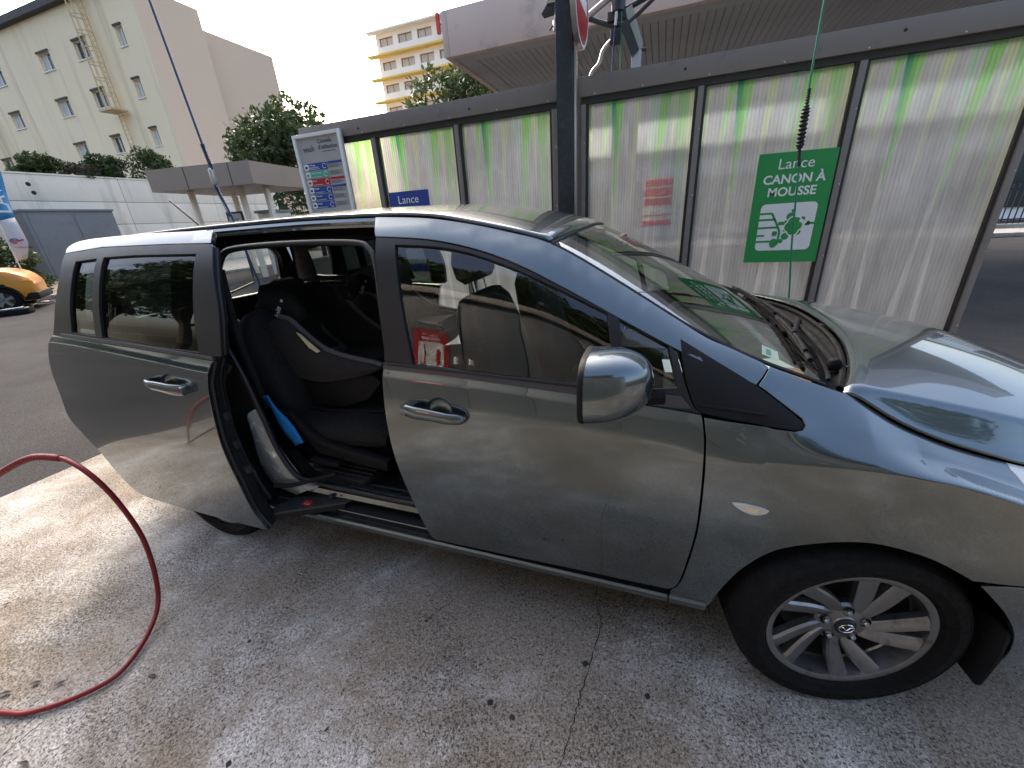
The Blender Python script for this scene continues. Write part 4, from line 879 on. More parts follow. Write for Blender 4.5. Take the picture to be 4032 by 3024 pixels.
def handle(x0, z0, x1, z1, parent, flip=False):
    n = 22; v = []; f = []; K = 10
    for i in range(n+1):
        t = i/n; x = x0+(x1-x0)*t; z = z0+(z1-z0)*t+.004*math.sin(math.pi*t); tt = t if not flip else 1-t
        lift = .030*min(1, math.sin(math.pi*min(1, max(0, t)))**.45*1.15); hh = .0255-.007*tt; hh *= min(1, (min(t, 1-t)*9+.25)**.5); th = .010
        for k in range(K):
            a = 2*math.pi*k/K; ca_, sa = math.cos(a), math.sin(a); v.append((x, -S(x, z)-.006-lift-th*abs(ca_)**.8*(1 if ca_ > 0 else -1), z+hh*abs(sa)**.7*(1 if sa > 0 else -1)))
    for i in range(n):
        for k in range(K): f.append((i*K+k, i*K+(k+1) % K, (i+1)*K+(k+1) % K, (i+1)*K+k))
    f += [tuple(range(K-1, -1, -1)), tuple(n*K+k for k in range(K))]
    o = mesh('door_handle', v, f, MAT['paint'], parent); bm = bmesh.new(); bm.from_mesh(o.data); bmesh.ops.recalc_face_normals(bm, faces=bm.faces); bm.to_mesh(o.data); bm.free(); shade(o, 60)
    s0, s1 = (x0-.002, x0+.048) if not flip else (x1-.048, x1+.002)
    zm = z0 if not flip else z1
    MB().box((s0, -S(s0, zm)-.034, zm-.019), (s1, -S(s1, zm)+.004, zm+.019)).build('handle_end_cap', MAT['paint'], parent, bevel=.008)
    return o
handle(-.062, .930, .183, .914, fd)
frame_o = [(-.1335,1.078),(-.138,1.190),(-.148,1.332),(-.178,1.4965),(.027,1.479),(.2,1.442),(.347,1.391),(.485,1.326),(.641,1.244),(.789,1.167),(.818,1.154),(.845,1.075),(.873,1.008),(.898,.995),(.756,1.008),(.553,1.025),(.157,1.052)]
wf = panel('window_frame', frame_o, MAT['sash'], fd, off=-.002, holes=[glass_o, qglass], flange=.022)
panel('window_glass', [(x, z) for x, z in glass_o], MAT['glass'], fd, off=-.0125, flange=.002, smooth=False, step=.05)
panel('quarter_glass', qglass, MAT['glass'], fd, off=-.0125, flange=.002, smooth=False, step=.04)
panel('belt_moulding', [(-.137,1.082),(.157,1.070),(.551,1.049),(.665,1.043),(.84,1.035),(.868,1.006),(.756,1.008),(.553,1.024),(.157,1.0515),(-.140,1.0625)], MAT['moulding'], fd, off=.0035, flange=.01, smooth=False)
panel('belt_chrome_line', [(-.137,1.083),(.157,1.0715),(.551,1.0505),(.551,1.0455),(.157,1.066),(-.137,1.0775)], MAT['sash'], fd, off=.006, flange=.004, smooth=False)
panel('sail_panel', [(.829,1.176),(1.032,1.064),(1.138,.988),(1.143,.978),(1.137,.970),(1.125,.967),(.901,.9955),(.878,1.009),(.85,1.08)], MAT['plastic'], van, off=.001, flange=.01)
panel('sail_panel_ridge', [(.885,1.015),(1.05,1.000),(1.053,1.004),(.887,1.020)], MAT['plastic'], van, off=.004, flange=.003, smooth=False)
# roof side rail and A pillar
panel('roof_side_rail', [q for q in strip_low if q[0] < .95]+[(1.028,1.069),(1.061,1.101)]+strip_top[::-1][1:], MAT['paint'], van, flange=.012)
# fender
fender = [(.905,.984),(1.122,.9625),(1.143,.966),(1.149,.978),(1.141,.993),(1.037,1.0665),(1.069,1.1005),(1.16,1.066)]+hoodline+[(1.66,.80),(1.73,.69),(1.79,.605),(1.66,.600),(1.583,.600)]+[q for q in arch[::-1] if q[0] < 1.574]+[(.985,.252),(.872,.255),(.874,.318),(.893,.346),(.905,.389),(.917,.484),(.927,.599),(.927,.71),(.923,.823),(.916,.926)]
fender_o = [(x, z) for x, z in fender]
fex = [(x, zc_(x)+q*max(.03, zt_(x)-zc_(x))) for x in np.arange(.91, 1.68, .009) for q in (-.75,-.5,-.3,-.16,-.07,-.02,.0,.02,.05,.08,.115,.15,.19,.23,.27,.31,.36,.42,.5,.58,.66,.75,.84,.92,.97)]
panel('front_fender', fender_o, MAT['paint'], van, step=.02, smooth=False, extra=fex, skip=lambda x, z: z > zc_(x)-.8*max(.03, zt_(x)-zc_(x)))
panel('gap_filler', [(1.0,1.075),(1.09,1.035),(1.10,1.086),(1.03,1.117)], MAT['shadow'], van, off=-.008, flange=.003, smooth=False)
sig = [(1.002,.738),(1.032,.741),(1.075,.736),(1.093,.729),(1.088,.718),(1.064,.708),(1.041,.711),(1.013,.726)]
sg_ = panel('side_indicator', sig, MAT['lamp'], van, off=.005, flange=.006); panel('indicator_core', [(1.035,.733),(1.068,.731),(1.066,.714),(1.042,.716)], MAT['label'], sg_, off=.0055, flange=.001, smooth=False)
bumper = [(1.592,.583),(1.64,.590),(1.80,.596),(2.0,.60),(2.22,.60),(2.22,.20),(1.9,.185),(1.757,.19)]+[q for q in arch[::-1] if q[0] > 1.60 and q[1] > .25]
panel('front_bumper', bumper, MAT['paint'], van, smooth=False)
HLO = [(x, zt_(x)-.0007) for x in np.arange(1.626, 2.2, .025)]+[(2.2,zt_(2.2)-.001),(2.2,.607),(1.80,.607),(1.737,.69),(1.668,.80)]
hl = panel('headlamp', HLO, MAT['lamp'], van, off=.0, smooth=False)
panel('sill_strip', [(-1.0,.205),(.868,.215),(.868,.316),(.835,.316),(.626,.312),(.293,.298),(-.049,.284),(-.5,.278),(-1.0,.276)], MAT['shadow'], van, off=-.012, flange=.03, smooth=False)
# inner dark shell behind all gaps (leaves the sliding door aperture open)
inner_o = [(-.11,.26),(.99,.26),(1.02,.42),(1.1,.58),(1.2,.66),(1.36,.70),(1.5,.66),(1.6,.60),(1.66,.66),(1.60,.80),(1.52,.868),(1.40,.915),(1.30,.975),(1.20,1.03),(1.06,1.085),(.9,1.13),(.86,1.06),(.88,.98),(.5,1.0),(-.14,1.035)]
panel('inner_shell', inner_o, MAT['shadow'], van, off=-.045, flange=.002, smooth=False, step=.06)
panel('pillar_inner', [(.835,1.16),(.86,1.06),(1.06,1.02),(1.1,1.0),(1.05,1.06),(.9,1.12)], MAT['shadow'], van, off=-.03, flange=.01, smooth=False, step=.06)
# mirrored (far) side
far_front = [(.905,.984),(1.069,1.0),(1.16,1.062)]+hoodline+[(1.66,.80),(1.79,.605),(1.66,.600),(1.583,.600)]+[q for q in arch[::-1] if q[0] < 1.574]+[(.985,.22),(-.03,.22)]+rear_edge[4:][::-1]+[(.157,1.045),(.55,1.015)]
rarch = [(-1.375+.365*math.cos(a), .315+.365*math.sin(a)) for a in np.linspace(0.02, math.pi-.02, 15)]
far_rear = [(-1.10,.95),(-1.06,.70),(-1.01,.45)]+rarch+[(-1.76,.24),(-2.22,.26),(-2.22,1.15),(-1.13,1.14)]
panel('far_front_side', far_front, MAT['paint'], van, left=True, smooth=False, step=.05); panel('far_rear_quarter', far_rear, MAT['paint'], van, left=True, smooth=False, step=.06)
sl_glass = [(-1.0,1.475),(-.787,1.482),(-.575,1.484),(-.24,1.479),(-.215,1.35),(-.205,1.125),(-.428,1.135),(-.749,1.152),(-1.0,1.165)]
q3_glass = [(-1.22,1.46),(-1.75,1.44),(-1.95,1.41),(-1.98,1.2),(-1.9,1.19),(-1.2,1.17)]
far_up = [(-.1335,1.078),(-.138,1.190),(-.148,1.332),(-.178,1.4965),(-.1,1.535),(.139,1.50),(.291,1.465),(.424,1.43),(.573,1.35),(.732,1.255),(.883,1.165),(1.055,1.09),(1.15,1.045),(1.06,1.003),(.908,.99),(.553,1.02),(.157,1.05)]
panel('far_window_frame', far_up, MAT['sash'], van, left=True, holes=[glass_o, qglass], smooth=False, step=.06)
panel('far_quarter_frame', [(-2.2,1.155),(-2.05,1.52),(-1.2,1.545),(-1.10,1.545),(-1.05,1.15),(-1.13,1.146)], MAT['sash'], van, left=True, holes=[q3_glass], smooth=False, step=.06)
for gname, q, mm in (('far_front_glass', glass_o, 'glass'), ('far_quarter_glass', qglass, 'glass'), ('far_third_glass', q3_glass, 'dglass')): panel(gname, q, MAT[mm], van, off=-.012, left=True, smooth=False, flange=.002, step=.06)
panel('far_roof_rail', [(x, z) for x, z in ((-2.05,1.522),(-1.2,1.547),(-.5,1.552),(-.1,1.537),(.139,1.502),(.291,1.467),(.424,1.432),(.573,1.352),(.732,1.257),(.883,1.167),(1.055,1.092),(1.2,1.05),(1.07,1.103),(.883,1.18),(.732,1.27),(.573,1.368),(.424,1.448),(.139,1.52),(-.1,1.552),(-.6,1.567),(-1.2,1.563),(-2.05,1.53))], MAT['paint'], van, left=True, smooth=False, step=.06)
# near rear quarter (behind the slid door)
q_low = [(-1.10,.95),(-1.06,.70),(-1.01,.45)]+rarch+[(-1.76,.24),(-2.22,.26),(-2.22,1.15),(-1.13,1.14)]
panel('rear_quarter', q_low, MAT['paint'], van, smooth=False, step=.05)
q_up = [(-2.2,1.155),(-2.05,1.52),(-1.2,1.545),(-1.10,1.545),(-1.05,1.15),(-1.13,1.146)]
panel('rear_quarter_frame', q_up, MAT['sash'], van, holes=[q3_glass[:]], smooth=False, step=.06); panel('rear_quarter_glass', q3_glass, MAT['dglass'], van, off=-.012, smooth=False, flange=.002, step=.06)
panel('rear_roof_rail', [(-2.05,1.522),(-1.2,1.547),(-1.08,1.548),(-1.08,1.563),(-1.2,1.563),(-2.05,1.532)], MAT['paint'], van, smooth=False)

# hood, windscreen, roof -----------------------------------------------
yr_ = kn((1.2,.700),(1.27,.693),(1.45,.672),(1.66,.652),(1.9,.62),(2.25,.45)); zr_ = kn((1.2,1.052),(1.27,1.040),(1.45,1.003),(1.66,.957),(1.9,.885),(2.1,.80),(2.25,.70)); zh_ = kn((1.2,1.085),(1.4,1.066),(1.6,1.040),(1.8,1.0),(2.0,.935),(2.15,.86),(2.25,.77))
def hw_(x): return yt_(x)-plan(x)-.004
def hoodz(x, t):
    r_, zr, c, hw, zt = yr_(x), zr_(x), zh_(x), hw_(x), zt_(x)
    if t <= r_: return c-(c-zr)*(t/r_)**2.8
    return zt+(zr-zt)*max(0, 1-(t-r_)/max(.01, hw-r_))**1.35
def xrear(t): return 1.40-.148*(t/.71)**2.2
def hood_f(u, v):
    s = 2*u-1; sg = -1 if s < 0 else 1; a = abs(s)
    a = a/.72*.90 if a < .72 else .90+(a-.72)/.28*.10         # more columns near the edge
    x0 = xrear(a*.71); x = x0+(2.24-x0)*v; t = a*hw_(x); return (x, sg*t, hoodz(x, t)-(.012*(1-min(1, v*30))**2))
hood = grid_mesh('hood', hood_f, 84, 56, MAT['paint'], van, .012, flip=False)
for x, y in ((1.60,.32),(1.575,-.235)): MB().box((x-.018,y-.012,hoodz(x,abs(y))-.004), (x+.014,y+.012,hoodz(x,abs(y))+.009)).build('washer_jet', MAT['plastic'], hood, bevel=.005)
def wsb(t): return (1.29-.095*(t/.69)**2.2, 1.02+.035*(t/.69)**2)
def ws_f(u, v):
    s = 2*u-1; sg = -1 if s < 0 else 1; a = abs(s); xe = .430+(1.205-.430)*v; ey = yt_(xe)-.004; ez = zt_(xe)-.003
    k = 1-a**2; ctx = .475+(1.29-.475)*v; ctz = 1.480+(1.02-1.480)*v+.09*v*(1-v); return (xe+(ctx-xe)*k, sg*a*ey, ez+(ctz-ez)*k)
wsc = grid_mesh('windscreen', ws_f, 40, 30, MAT['ws'], van)
def ws_pt(u, v, up=.004): p = Vector(ws_f(u, v)); q = Vector(ws_f(u+.01, v))-p; r_ = Vector(ws_f(u, v+.01))-p; n = q.cross(r_).normalized(); n = n if n.z > 0 else -n; return p+n*up
def roof_f(u, v):
    s = 2*u-1; sg = -1 if s < 0 else 1; a = abs(s); k = 1-a**2.2; xf = .424+.051*(1-a**2); x = -2.1+v*(xf+2.1); xe = -2.1+v*2.524; ye = yt_(xe)-plan(xe)*.3-.002
    cr = .040-.010*v; return (x, sg*a*ye, zt_(xe)+.002+cr*k)
roof = grid_mesh('roof', roof_f, 44, 60, MAT['paint'], van, .01)
for sgn in (-1, 1):
    tube('roof_ditch_moulding', [(x, sgn*(yt_(x)-plan(x)*.3-.016), zt_(x)+.004) for x in np.linspace(-2.05, .43, 50)], .0075, MAT['black'], van, 6)
    tube('windscreen_moulding', [Vector(ws_f(0 if sgn < 0 else 1, v))+Vector((0,0,.001)) for v in np.linspace(0, 1, 24)], .0065, MAT['black'], van, 6)
tube('windscreen_top_seal', [Vector(ws_f(u, 0))+Vector((-.002,0,.002)) for u in np.linspace(0, 1, 40)], .006, MAT['black'], van, 6)
grid_mesh('cowl', lambda u, v: (lambda t, sg: (wsb(t)[0]-.01+(xrear(t)-.002-wsb(t)[0]+.01)*v, sg*t, wsb(t)[1]-.006+(hoodz(xrear(t), t*.98)-.030-wsb(t)[1]+.006)*v-.022*math.sin(math.pi*v)))(abs(2*u-1)*.69, -1 if u < .5 else 1), 44, 8, MAT['cowlm'], van, .004)
tube('cowl_edge', [(wsb(abs(y))[0]+.028, y, wsb(abs(y))[1]-.004) for y in np.linspace(-.66, .66, 40)], .006, MAT['cowlm'], van, 6)
tube('hood_rear_seal', [(xrear(abs(y))-.012, y, hoodz(xrear(abs(y)), abs(y)*.98)-.022) for y in np.linspace(-.66, .66, 40)], .009, MAT['cowlm'], van, 6)
MAT['frit'] = M('windscreen_frit', (.012,.012,.012), .25, var=.1)
def frit(u0, u1, v0, v1, nu, nv): return grid_mesh('frit_band', lambda u, v: tuple(ws_pt(u0+(u1-u0)*u, v0+(v1-v0)*v, -.004)), nu, nv, MAT['frit'], wsc)
frit(.0, 1, .965, 1, 40, 2); frit(0, 1, 0, .022, 40, 2); frit(0, .022, .022, .965, 2, 24); frit(.978, 1, .022, .965, 2, 24)
def quad_on_ws(name, c, mat, parent=None): return mesh(name, [tuple(ws_pt(u, v, -.006)) for u, v in c], [(0,1,2,3)], mat, parent or wsc)
quad_on_ws('inspection_sticker', [(.055,.80),(.115,.80),(.118,.86),(.058,.86)], MAT['paper'])
quad_on_ws('sticker_print', [(.065,.815),(.105,.815),(.106,.832),(.066,.832)], MAT['teal'])
# wipers
def wiper(pts_uv, pivot, name='wiper'):
    P = [ws_pt(u, v, .018) for u, v in pts_uv]
    wp = tube(name, spline(P, 6), .0085, MAT['cowlm'], van, 6)
    tube('wiper_spine', [p+Vector((0,0,.010)) for p in spline([P[0].lerp(P[-1], .12), P[len(P)//2], P[0].lerp(P[-1], .88)], 5)], .0065, MAT['cowlm'], wp, 6)
    mid = P[len(P)//2]+Vector((0,0,.014)); tube('wiper_arm', spline([pivot, Vector(pivot).lerp(mid, .35)+Vector((0,0,.024)), mid], 6), [.0125-.0004*k for k in range(13)], MAT['cowlm'], wp, 8)
    lathe('wiper_pivot', [(0,0),(.02,0),(.02,.022),(.013,.032),(0,.034)], Vector(pivot)-Vector((0,0,.012)), (-.3,0,1), MAT['cowlm'], wp, 14); return wp
wiper([(.10,.955),(.28,.93),(.47,.915)], (1.325,.02,1.045))
wiper([(.50,.955),(.70,.935),(.93,.90)], (1.30,-.50,1.04))
# nose (out of the frame): closing pieces
nose = MB()
for i in range(20):
    y0, y1 = -.62+1.24*i/20, -.62+1.24*(i+1)/20; xf = lambda y: 2.28-.30*(abs(y)/.62)**2.6
    for z0, z1, b0, b1 in ((.22,.38,-.05,0),(.38,.55,0,.01),(.55,.70,.01,-.03)):
        nose.add([(xf(y0)+b0,y0,z0),(xf(y1)+b0,y1,z0),(xf(y1)+b1,y1,z1),(xf(y0)+b1,y0,z1)], [(0,1,2,3)])
nose.build('nose', MAT['paint'], van, smooth=True)
gr_ = []
for y in np.linspace(-.62, .62, 25):
    hf = hood_f(.5+.5*max(-.985, min(.985, (y/hw_(2.24) if abs(y) < hw_(2.24) else .985*(1 if y > 0 else -1))))*.80, 1.0); xn = 2.28-.30*(abs(y)/.62)**2.6-.03
    gr_.append([(min(hf[0], xn+.02), y, hoodz(2.24, min(abs(y), hw_(2.24)))-.006), (xn+.012, y, .735), (xn, y, .699)])
gv = [p for s_ in gr_ for p in s_]; mesh('grille', gv, [(i*3+k, i*3+k+1, (i+1)*3+k+1, (i+1)*3+k) for i in range(24) for k in range(2)], MAT['plastic'], van, True)
panel('far_bumper', bumper, MAT['paint'], van, left=True, smooth=False, step=.06); panel('far_headlamp', HLO, MAT['lamp'], van, left=True, smooth=False, step=.06)
# wing mirror
wm = []; wf_ = []; NS, NK = 12, 28
for i in range(NS+1):
    t = i/NS; x = .607+.160*t; sc = (1-t**2.6)**.5*(.985+.015) if t < 1 else 0.02; sc = max(.03, sc)
    yc0 = -.965+.030*t; zc0 = 1.112+.004*t
    for k in range(NK):
        a = 2*math.pi*k/NK; ca_, sa = math.cos(a), math.sin(a); e = .62
        yy = .108*abs(ca_)**e*(1 if ca_ > 0 else -1)*sc; zz = .088*abs(sa)**e*(1 if sa > 0 else -1)*(sc**.85)
        wm.append((x+.018*(-yy/.108)*0, yc0+yy, zc0+zz-.06*(yy)*(-1)*.2))
for i in range(NS):
    for k in range(NK): wf_.append((i*NK+k, i*NK+(k+1) % NK, (i+1)*NK+(k+1) % NK, (i+1)*NK+k))
wf_.append(tuple(NS*NK+k for k in range(NK)))
mir = mesh('wing_mirror', wm, wf_, MAT['paint'], van); bm = bmesh.new(); bm.from_mesh(mir.data); bmesh.ops.recalc_face_normals(bm, faces=bm.faces); bm.to_mesh(mir.data); bm.free(); shade(mir, 60)
rim_ = [(q[0]-.001, q[1], q[2]) for q in wm[:NK]]
v = []
for dx_, sc in ((0.001,1.008),(-.010,1.008),(-.014,.985),(-.014,.90),(-.006,.88)):
    cy_, cz_ = -.965, 1.112; v += [(q[0]+dx_, cy_+(q[1]-cy_)*sc, cz_+(q[2]-cz_)*sc) for q in rim_]
f = [(j*NK+k, j*NK+(k+1) % NK, (j+1)*NK+(k+1) % NK, (j+1)*NK+k) for j in range(4) for k in range(NK)]+[tuple(4*NK+k for k in range(NK))]
o = mesh('mirror_rim', v, f, MAT['plastic'], mir); shade(o, 40)
MB().prism([(.64,-.90,1.045),(.775,-.885,1.05),(.80,-.842,1.03),(.80,-.842,1.005),(.70,-.85,1.0),(.63,-.885,1.03)], (0,.0,.028)).build('mirror_foot', MAT['plastic'], mir, fixn=True, bevel=.006)
for i_, q in enumerate(((.735,-.905,1.062),)): tube('mirror_gap', [(q[0],q[1]-.02,q[2]),(q[0]+.03,q[1]+.03,q[2]-.012)], .006, MAT['plastic'], mir, 6)

# wheels ---------------------------------------------------------------
def wheel(x, y, z, steer=0, side=-1, detail=True):
    """y: outer rim plane; built with outer face toward -y at origin"""
    prof = [(.222,.020),(.226,.004),(.234,-.006),(.236,-.010),(.240,-.011),(.246,-.014),(.258,-.0185),(.260,-.0205),(.263,-.0205),(.265,-.0185),(.280,-.0175),(.288,-.015),(.290,-.0165),(.2935,-.0155),(.298,-.010),(.309,.004),(.316,.026),(.3185,.05),(.3185,.16),(.316,.18),(.30,.205),(.26,.215),(.225,.19)]
    tv = []; tf = []; n = 96; m = len(prof)
    for k in range(n):
        a = 2*math.pi*k/n
        for j, (r_, h) in enumerate(prof):
            if 15 <= j <= 16 and k % 3 == 0: r_ -= .004
            tv.append((r_*math.cos(a), h, max(r_*math.sin(a), -.312)))
    for k in range(n):
        for j in range(m-1): tf.append((k*m+j, k*m+j+1, ((k+1) % n)*m+j+1, ((k+1) % n)*m+j))
    w_ = mesh('wheel', tv, tf, MAT['tyre'], van); bm = bmesh.new(); bm.from_mesh(w_.data); bmesh.ops.recalc_face_normals(bm, faces=bm.faces); bm.to_mesh(w_.data); bm.free(); shade(w_, 45)
    w_.location = (x, y, z); w_.rotation_euler = (0, 0, steer if side < 0 else math.pi+steer)
    lathe('rim', [(.200,.06),(.2065,.020),(.2085,.004),(.2185,-.0005),(.2265,.000),(.2285,.005),(.2265,.012),(.2225,.03),(.215,.16),(.195,.16),(.196,.065),(.200,.06)], (0,0,0), (0,1,0), MAT['alloy'], w_, 72)
    lathe('brake_disc', [(0,.10),(.15,.10),(.15,.115),(.205,.16),(0,.16)], (0,0,0), (0,1,0), MAT['disc'], w_, 40)
    if not detail: return w_
    NSp = 14
    for sp in range(10):
        v = []; f = []; th0 = 2*math.pi*sp/10+(.09 if sp % 2 else -.09)
        for i in range(NSp+1):
            t = i/NSp; r_ = .052+t*(.2115-.052); th = th0+.56*t-.22*t*t; wdt = .0145+.010*t+.004*math.sin(t*3.1); dep = .028-.024*t**.8
            if t > .9: wdt += (t-.9)*.05
            c_, s_ = math.cos(th), math.sin(th); T = Vector((-s_, 0, c_)); Rr = Vector((c_, 0, s_))
            for q, dd in ((-1,.028),(-1,.007),(-.72,.0),(.62,.003),(1,.010),(1,.03)): p = Rr*r_+T*(wdt*q); v.append((p.x, dep+dd, p.z))
        for i in range(NSp):
            for q in range(5): f.append((i*6+q, i*6+q+1, (i+1)*6+q+1, (i+1)*6+q))
        o = mesh('spoke', v, f, MAT['alloy'], w_); bm = bmesh.new(); bm.from_mesh(o.data); bmesh.ops.recalc_face_normals(bm, faces=bm.faces)
        bm.faces.ensure_lookup_table()
        if sum(f_.normal.y for f_ in bm.faces) > 0: bmesh.ops.reverse_faces(bm, faces=bm.faces)
        bm.to_mesh(o.data); bm.free(); shade(o, 38)
    # hub with five nut pockets
    lathe('hub', [(0,.020),(.033,.020),(.036,.024),(.052,.026),(.074,.030),(.080,.038),(.078,.06)], (0,0,0), (0,1,0), MAT['alloy'], w_, 60)
    lathe('hub_cap', [(0,.013),(.026,.0135),(.030,.017),(.031,.026)], (0,0,0), (0,1,0), MAT['sash'], w_, 32)
    em = [Vector((.0205*math.cos(a), .0122, .0165*math.sin(a)+.0)) for a in np.linspace(0, 2*math.pi, 29)]; tube('emblem_ring', em, .0019, MAT['chrome'], w_, 6)
    tube('emblem_wing', spline([(-.019,.0122,.006),(-.010,.0118,.004),(0,.0115,-.006),(.010,.0118,.004),(.019,.0122,.006)], 5), .0019, MAT['chrome'], w_, 6)
    for k in range(5):
        a = 2*math.pi*k/5+.31; cx_, cz_ = .057*math.cos(a), .057*math.sin(a)
        lathe('nut_pocket', [(0,.0285),(.0125,.0285),(.0145,.0262),(.0155,.0248)], (cx_,-.001,cz_), (0,1,0), MAT['shadow'], w_, 18)
        lathe('wheel_nut', [(0,.016),(.0062,.016),(.0078,.019),(.0078,.0275)], (cx_,0,cz_), (0,1,0), MAT['galv'], w_, 6, ang=20)
    lathe('valve', [(0,0),(.004,0),(.004,.03)], (.19,.02,.03), (0,1,0), MAT['black'], w_, 8)
    return w_
wheel(1.375, -.8493, .312, .1915); wheel(-1.375, -.852, .312, 0, detail=True); wheel(1.375, .852, .312, .19, 1, False); wheel(-1.375, .852, .312, 0, 1, False)
for x in (1.365, -1.375):
    for sgn in (-1, 1):
        v = []; f = []
        for k in range(25):
            a = math.pi*(-.12)+math.pi*1.24*k/24
            for yy, rr_ in ((.862,.371),(.80,.374),(.52,.374)):
                px_, pz_ = x+rr_*math.cos(a), .315+rr_*math.sin(a); v.append((px_, sgn*min(yy, S(px_, max(.26, pz_))-.022), pz_))
            if k:
                for q in range(2): f.append((3*(k-1)+q, 3*(k-1)+q+1, 3*k+q+1, 3*k+q))
        n0 = len(v); v.append((x, sgn*.52, .315)); f += [(n0, 3*(k-1)+2, 3*k+2) for k in range(1, 25)]
        mesh('wheel_arch_liner', v, f, MAT['shadow'], van, True)
MB().prism([(1.712,-.822,.185),(1.722,-.822,.30),(1.715,-.822,.40),(1.70,-.79,.42),(1.69,-.72,.40),(1.685,-.715,.20)], (.012,.0,0)).build('mud_flap', MAT['plastic'], van, bevel=.01)
MB().box((-1.72,-.845,.16), (-1.70,-.66,.42)).build('mud_flap', MAT['plastic'], van, bevel=.01)
MB().box((-2.15,-.74,.20), (-1.78,.74,.30)).box((-.98,-.76,.19), (.96,.76,.25)).box((1.74,-.6,.22), (2.1,.6,.30)).build('underbody', MAT['shadow'], van)
# sliding door (built closed, then slid back and outward) ------------------
slo = [(-.066,1.081),(-.088,1.074),(-.117,1.00),(-.128,.958),(-.145,.864),(-.160,.742),(-.162,.64),(-.158,.475),(-.160,.37),(-.148,.30),(-.112,.230),(-.3,.228),(-.565,.228),(-.85,.236),(-1.0,.243),(-1.06,.262),(-1.112,.305),(-1.150,.40),(-1.178,.509),(-1.249,.633),(-1.300,.715),(-1.278,.80),(-1.264,.862),(-1.252,.965),(-1.201,1.073),(-1.134,1.150),(-.865,1.133),(-.533,1.113)]
def S2(x, z): return S(x, z) if z > .36 else S(x, .36)-(.36-z)*.06
cup2 = [(-.352+.052*math.cos(a), .972+.045*math.sin(a)) for a in np.linspace(0, 2*math.pi, 28, endpoint=False)]
sdoor = panel('sliding_door', slo, MAT['paint'], van, holes=[cup2], flange=.022, surf=S2, extra=[(x, zb_(x)-q) for x in np.arange(-1.2, -.07, .014) for q in (-.004,.003,.010,.016,.022,.028,.035,.045)], skip=lambda x, z: z > zb_(x)-.055)
sdoor.location = (-.80, -.10, 0)
dish('handle_recess', -.352, .972, .052, .045, .034, MAT['paint'], sdoor)
handle(-.478, .980, -.234, .960, sdoor, True)
sfr = [(-.064,1.100),(-.022,1.105),(-.002,1.244),(-.019,1.358),(-.057,1.498),(-.078,1.510),(-.325,1.517),(-.748,1.522),(-1.016,1.506),(-1.023,1.395),(-1.091,1.227),(-1.128,1.155),(-.865,1.137),(-.533,1.117)]
g1 = [(-.912,1.472),(-.757,1.480),(-.797,1.158),(-.975,1.168)]
g2 = [(-.712,1.483),(-.503,1.485),(-.137,1.478),(-.145,1.112),(-.428,1.126),(-.752,1.152)]
panel('window_frame', sfr, MAT['sash'], sdoor, off=-.001, holes=[g1, g2], flange=.03)
panel('window_glass', g2, MAT['dglass'], sdoor, off=-.012, flange=.002, smooth=False, step=.05); panel('vent_glass', g1, MAT['dglass'], sdoor, off=-.012, flange=.002, smooth=False, step=.05)
panel('belt_moulding', [(-1.05,1.162),(-.865,1.151),(-.529,1.131),(-.066,1.097),(-.062,1.086),(-.533,1.117),(-.865,1.138),(-1.06,1.150)], MAT['moulding'], sdoor, off=.004, flange=.01, smooth=False)
panel('top_rail', [(-.0785,1.513),(-.325,1.520),(-.748,1.525),(-1.014,1.509)]+sp2([(-1.014,1.509),(-1.021,1.530),(-.995,1.548),(-.93,1.5575),(-.809,1.562),(-.496,1.5645),(-.113,1.557)], 5)[1:], MAT['paint'], sdoor, flange=.02, smooth=False)
# door inner side: trim slab and front jamb with seal
panel('inner_trim', [(-.10,1.06),(-.165,.95),(-.19,.74),(-.185,.5),(-.14,.33),(-.5,.28),(-.95,.30),(-1.08,.45),(-1.26,.72),(-1.22,1.0),(-1.13,1.12),(-.5,1.09)], MAT['trim'], sdoor, off=-.085, flange=.01, smooth=False, step=.08)
jam = [(-.062,1.10),(-.085,1.073),(-.115,1.0),(-.126,.956),(-.143,.864),(-.158,.742),(-.160,.64),(-.156,.475),(-.158,.37),(-.146,.30),(-.112,.233)]
v = []; f = []
for i, (x, z) in enumerate(jam):
    for dx_, dd in ((.0,.014),(.004,.03),(-.012,.06),(-.02,.088)): v.append((x+dx_-.004, -S2(x, z)+dd, z))
    if i:
        for q in range(3): f.append((4*(i-1)+q, 4*(i-1)+q+1, 4*i+q+1, 4*i+q))
mesh('front_jamb', v, f, MAT['trim'], sdoor, True)
tube('door_seal', spline([(x-.001, -S2(x, z)+.024, z) for x, z in jam], 4), .0095, MAT['seal'], sdoor, 8)
tube('jamb_wire', spline([(x-.02, -S2(x, z)+.072, z) for x, z in jam[1:]], 4), .006, MAT['seal'], sdoor, 6)
for z in (.52, .66, .80, .93): MB().box((-.185,-S(-.15,z)+.045,z), (-.150,-S(-.15,z)+.075,z+.035)).build('latch_block', MAT['darksteel'], sdoor, bevel=.004)
tube('jamb_sash_edge', [(-.026,-S(-.03,1.105)+.02,1.105),(-.006,-S(-.0,1.24)+.02,1.244),(-.023,-S(-.02,1.353)+.02,1.358),(-.061,-S(-.06,1.49)+.02,1.49)], .010, MAT['seal'], sdoor, 8)
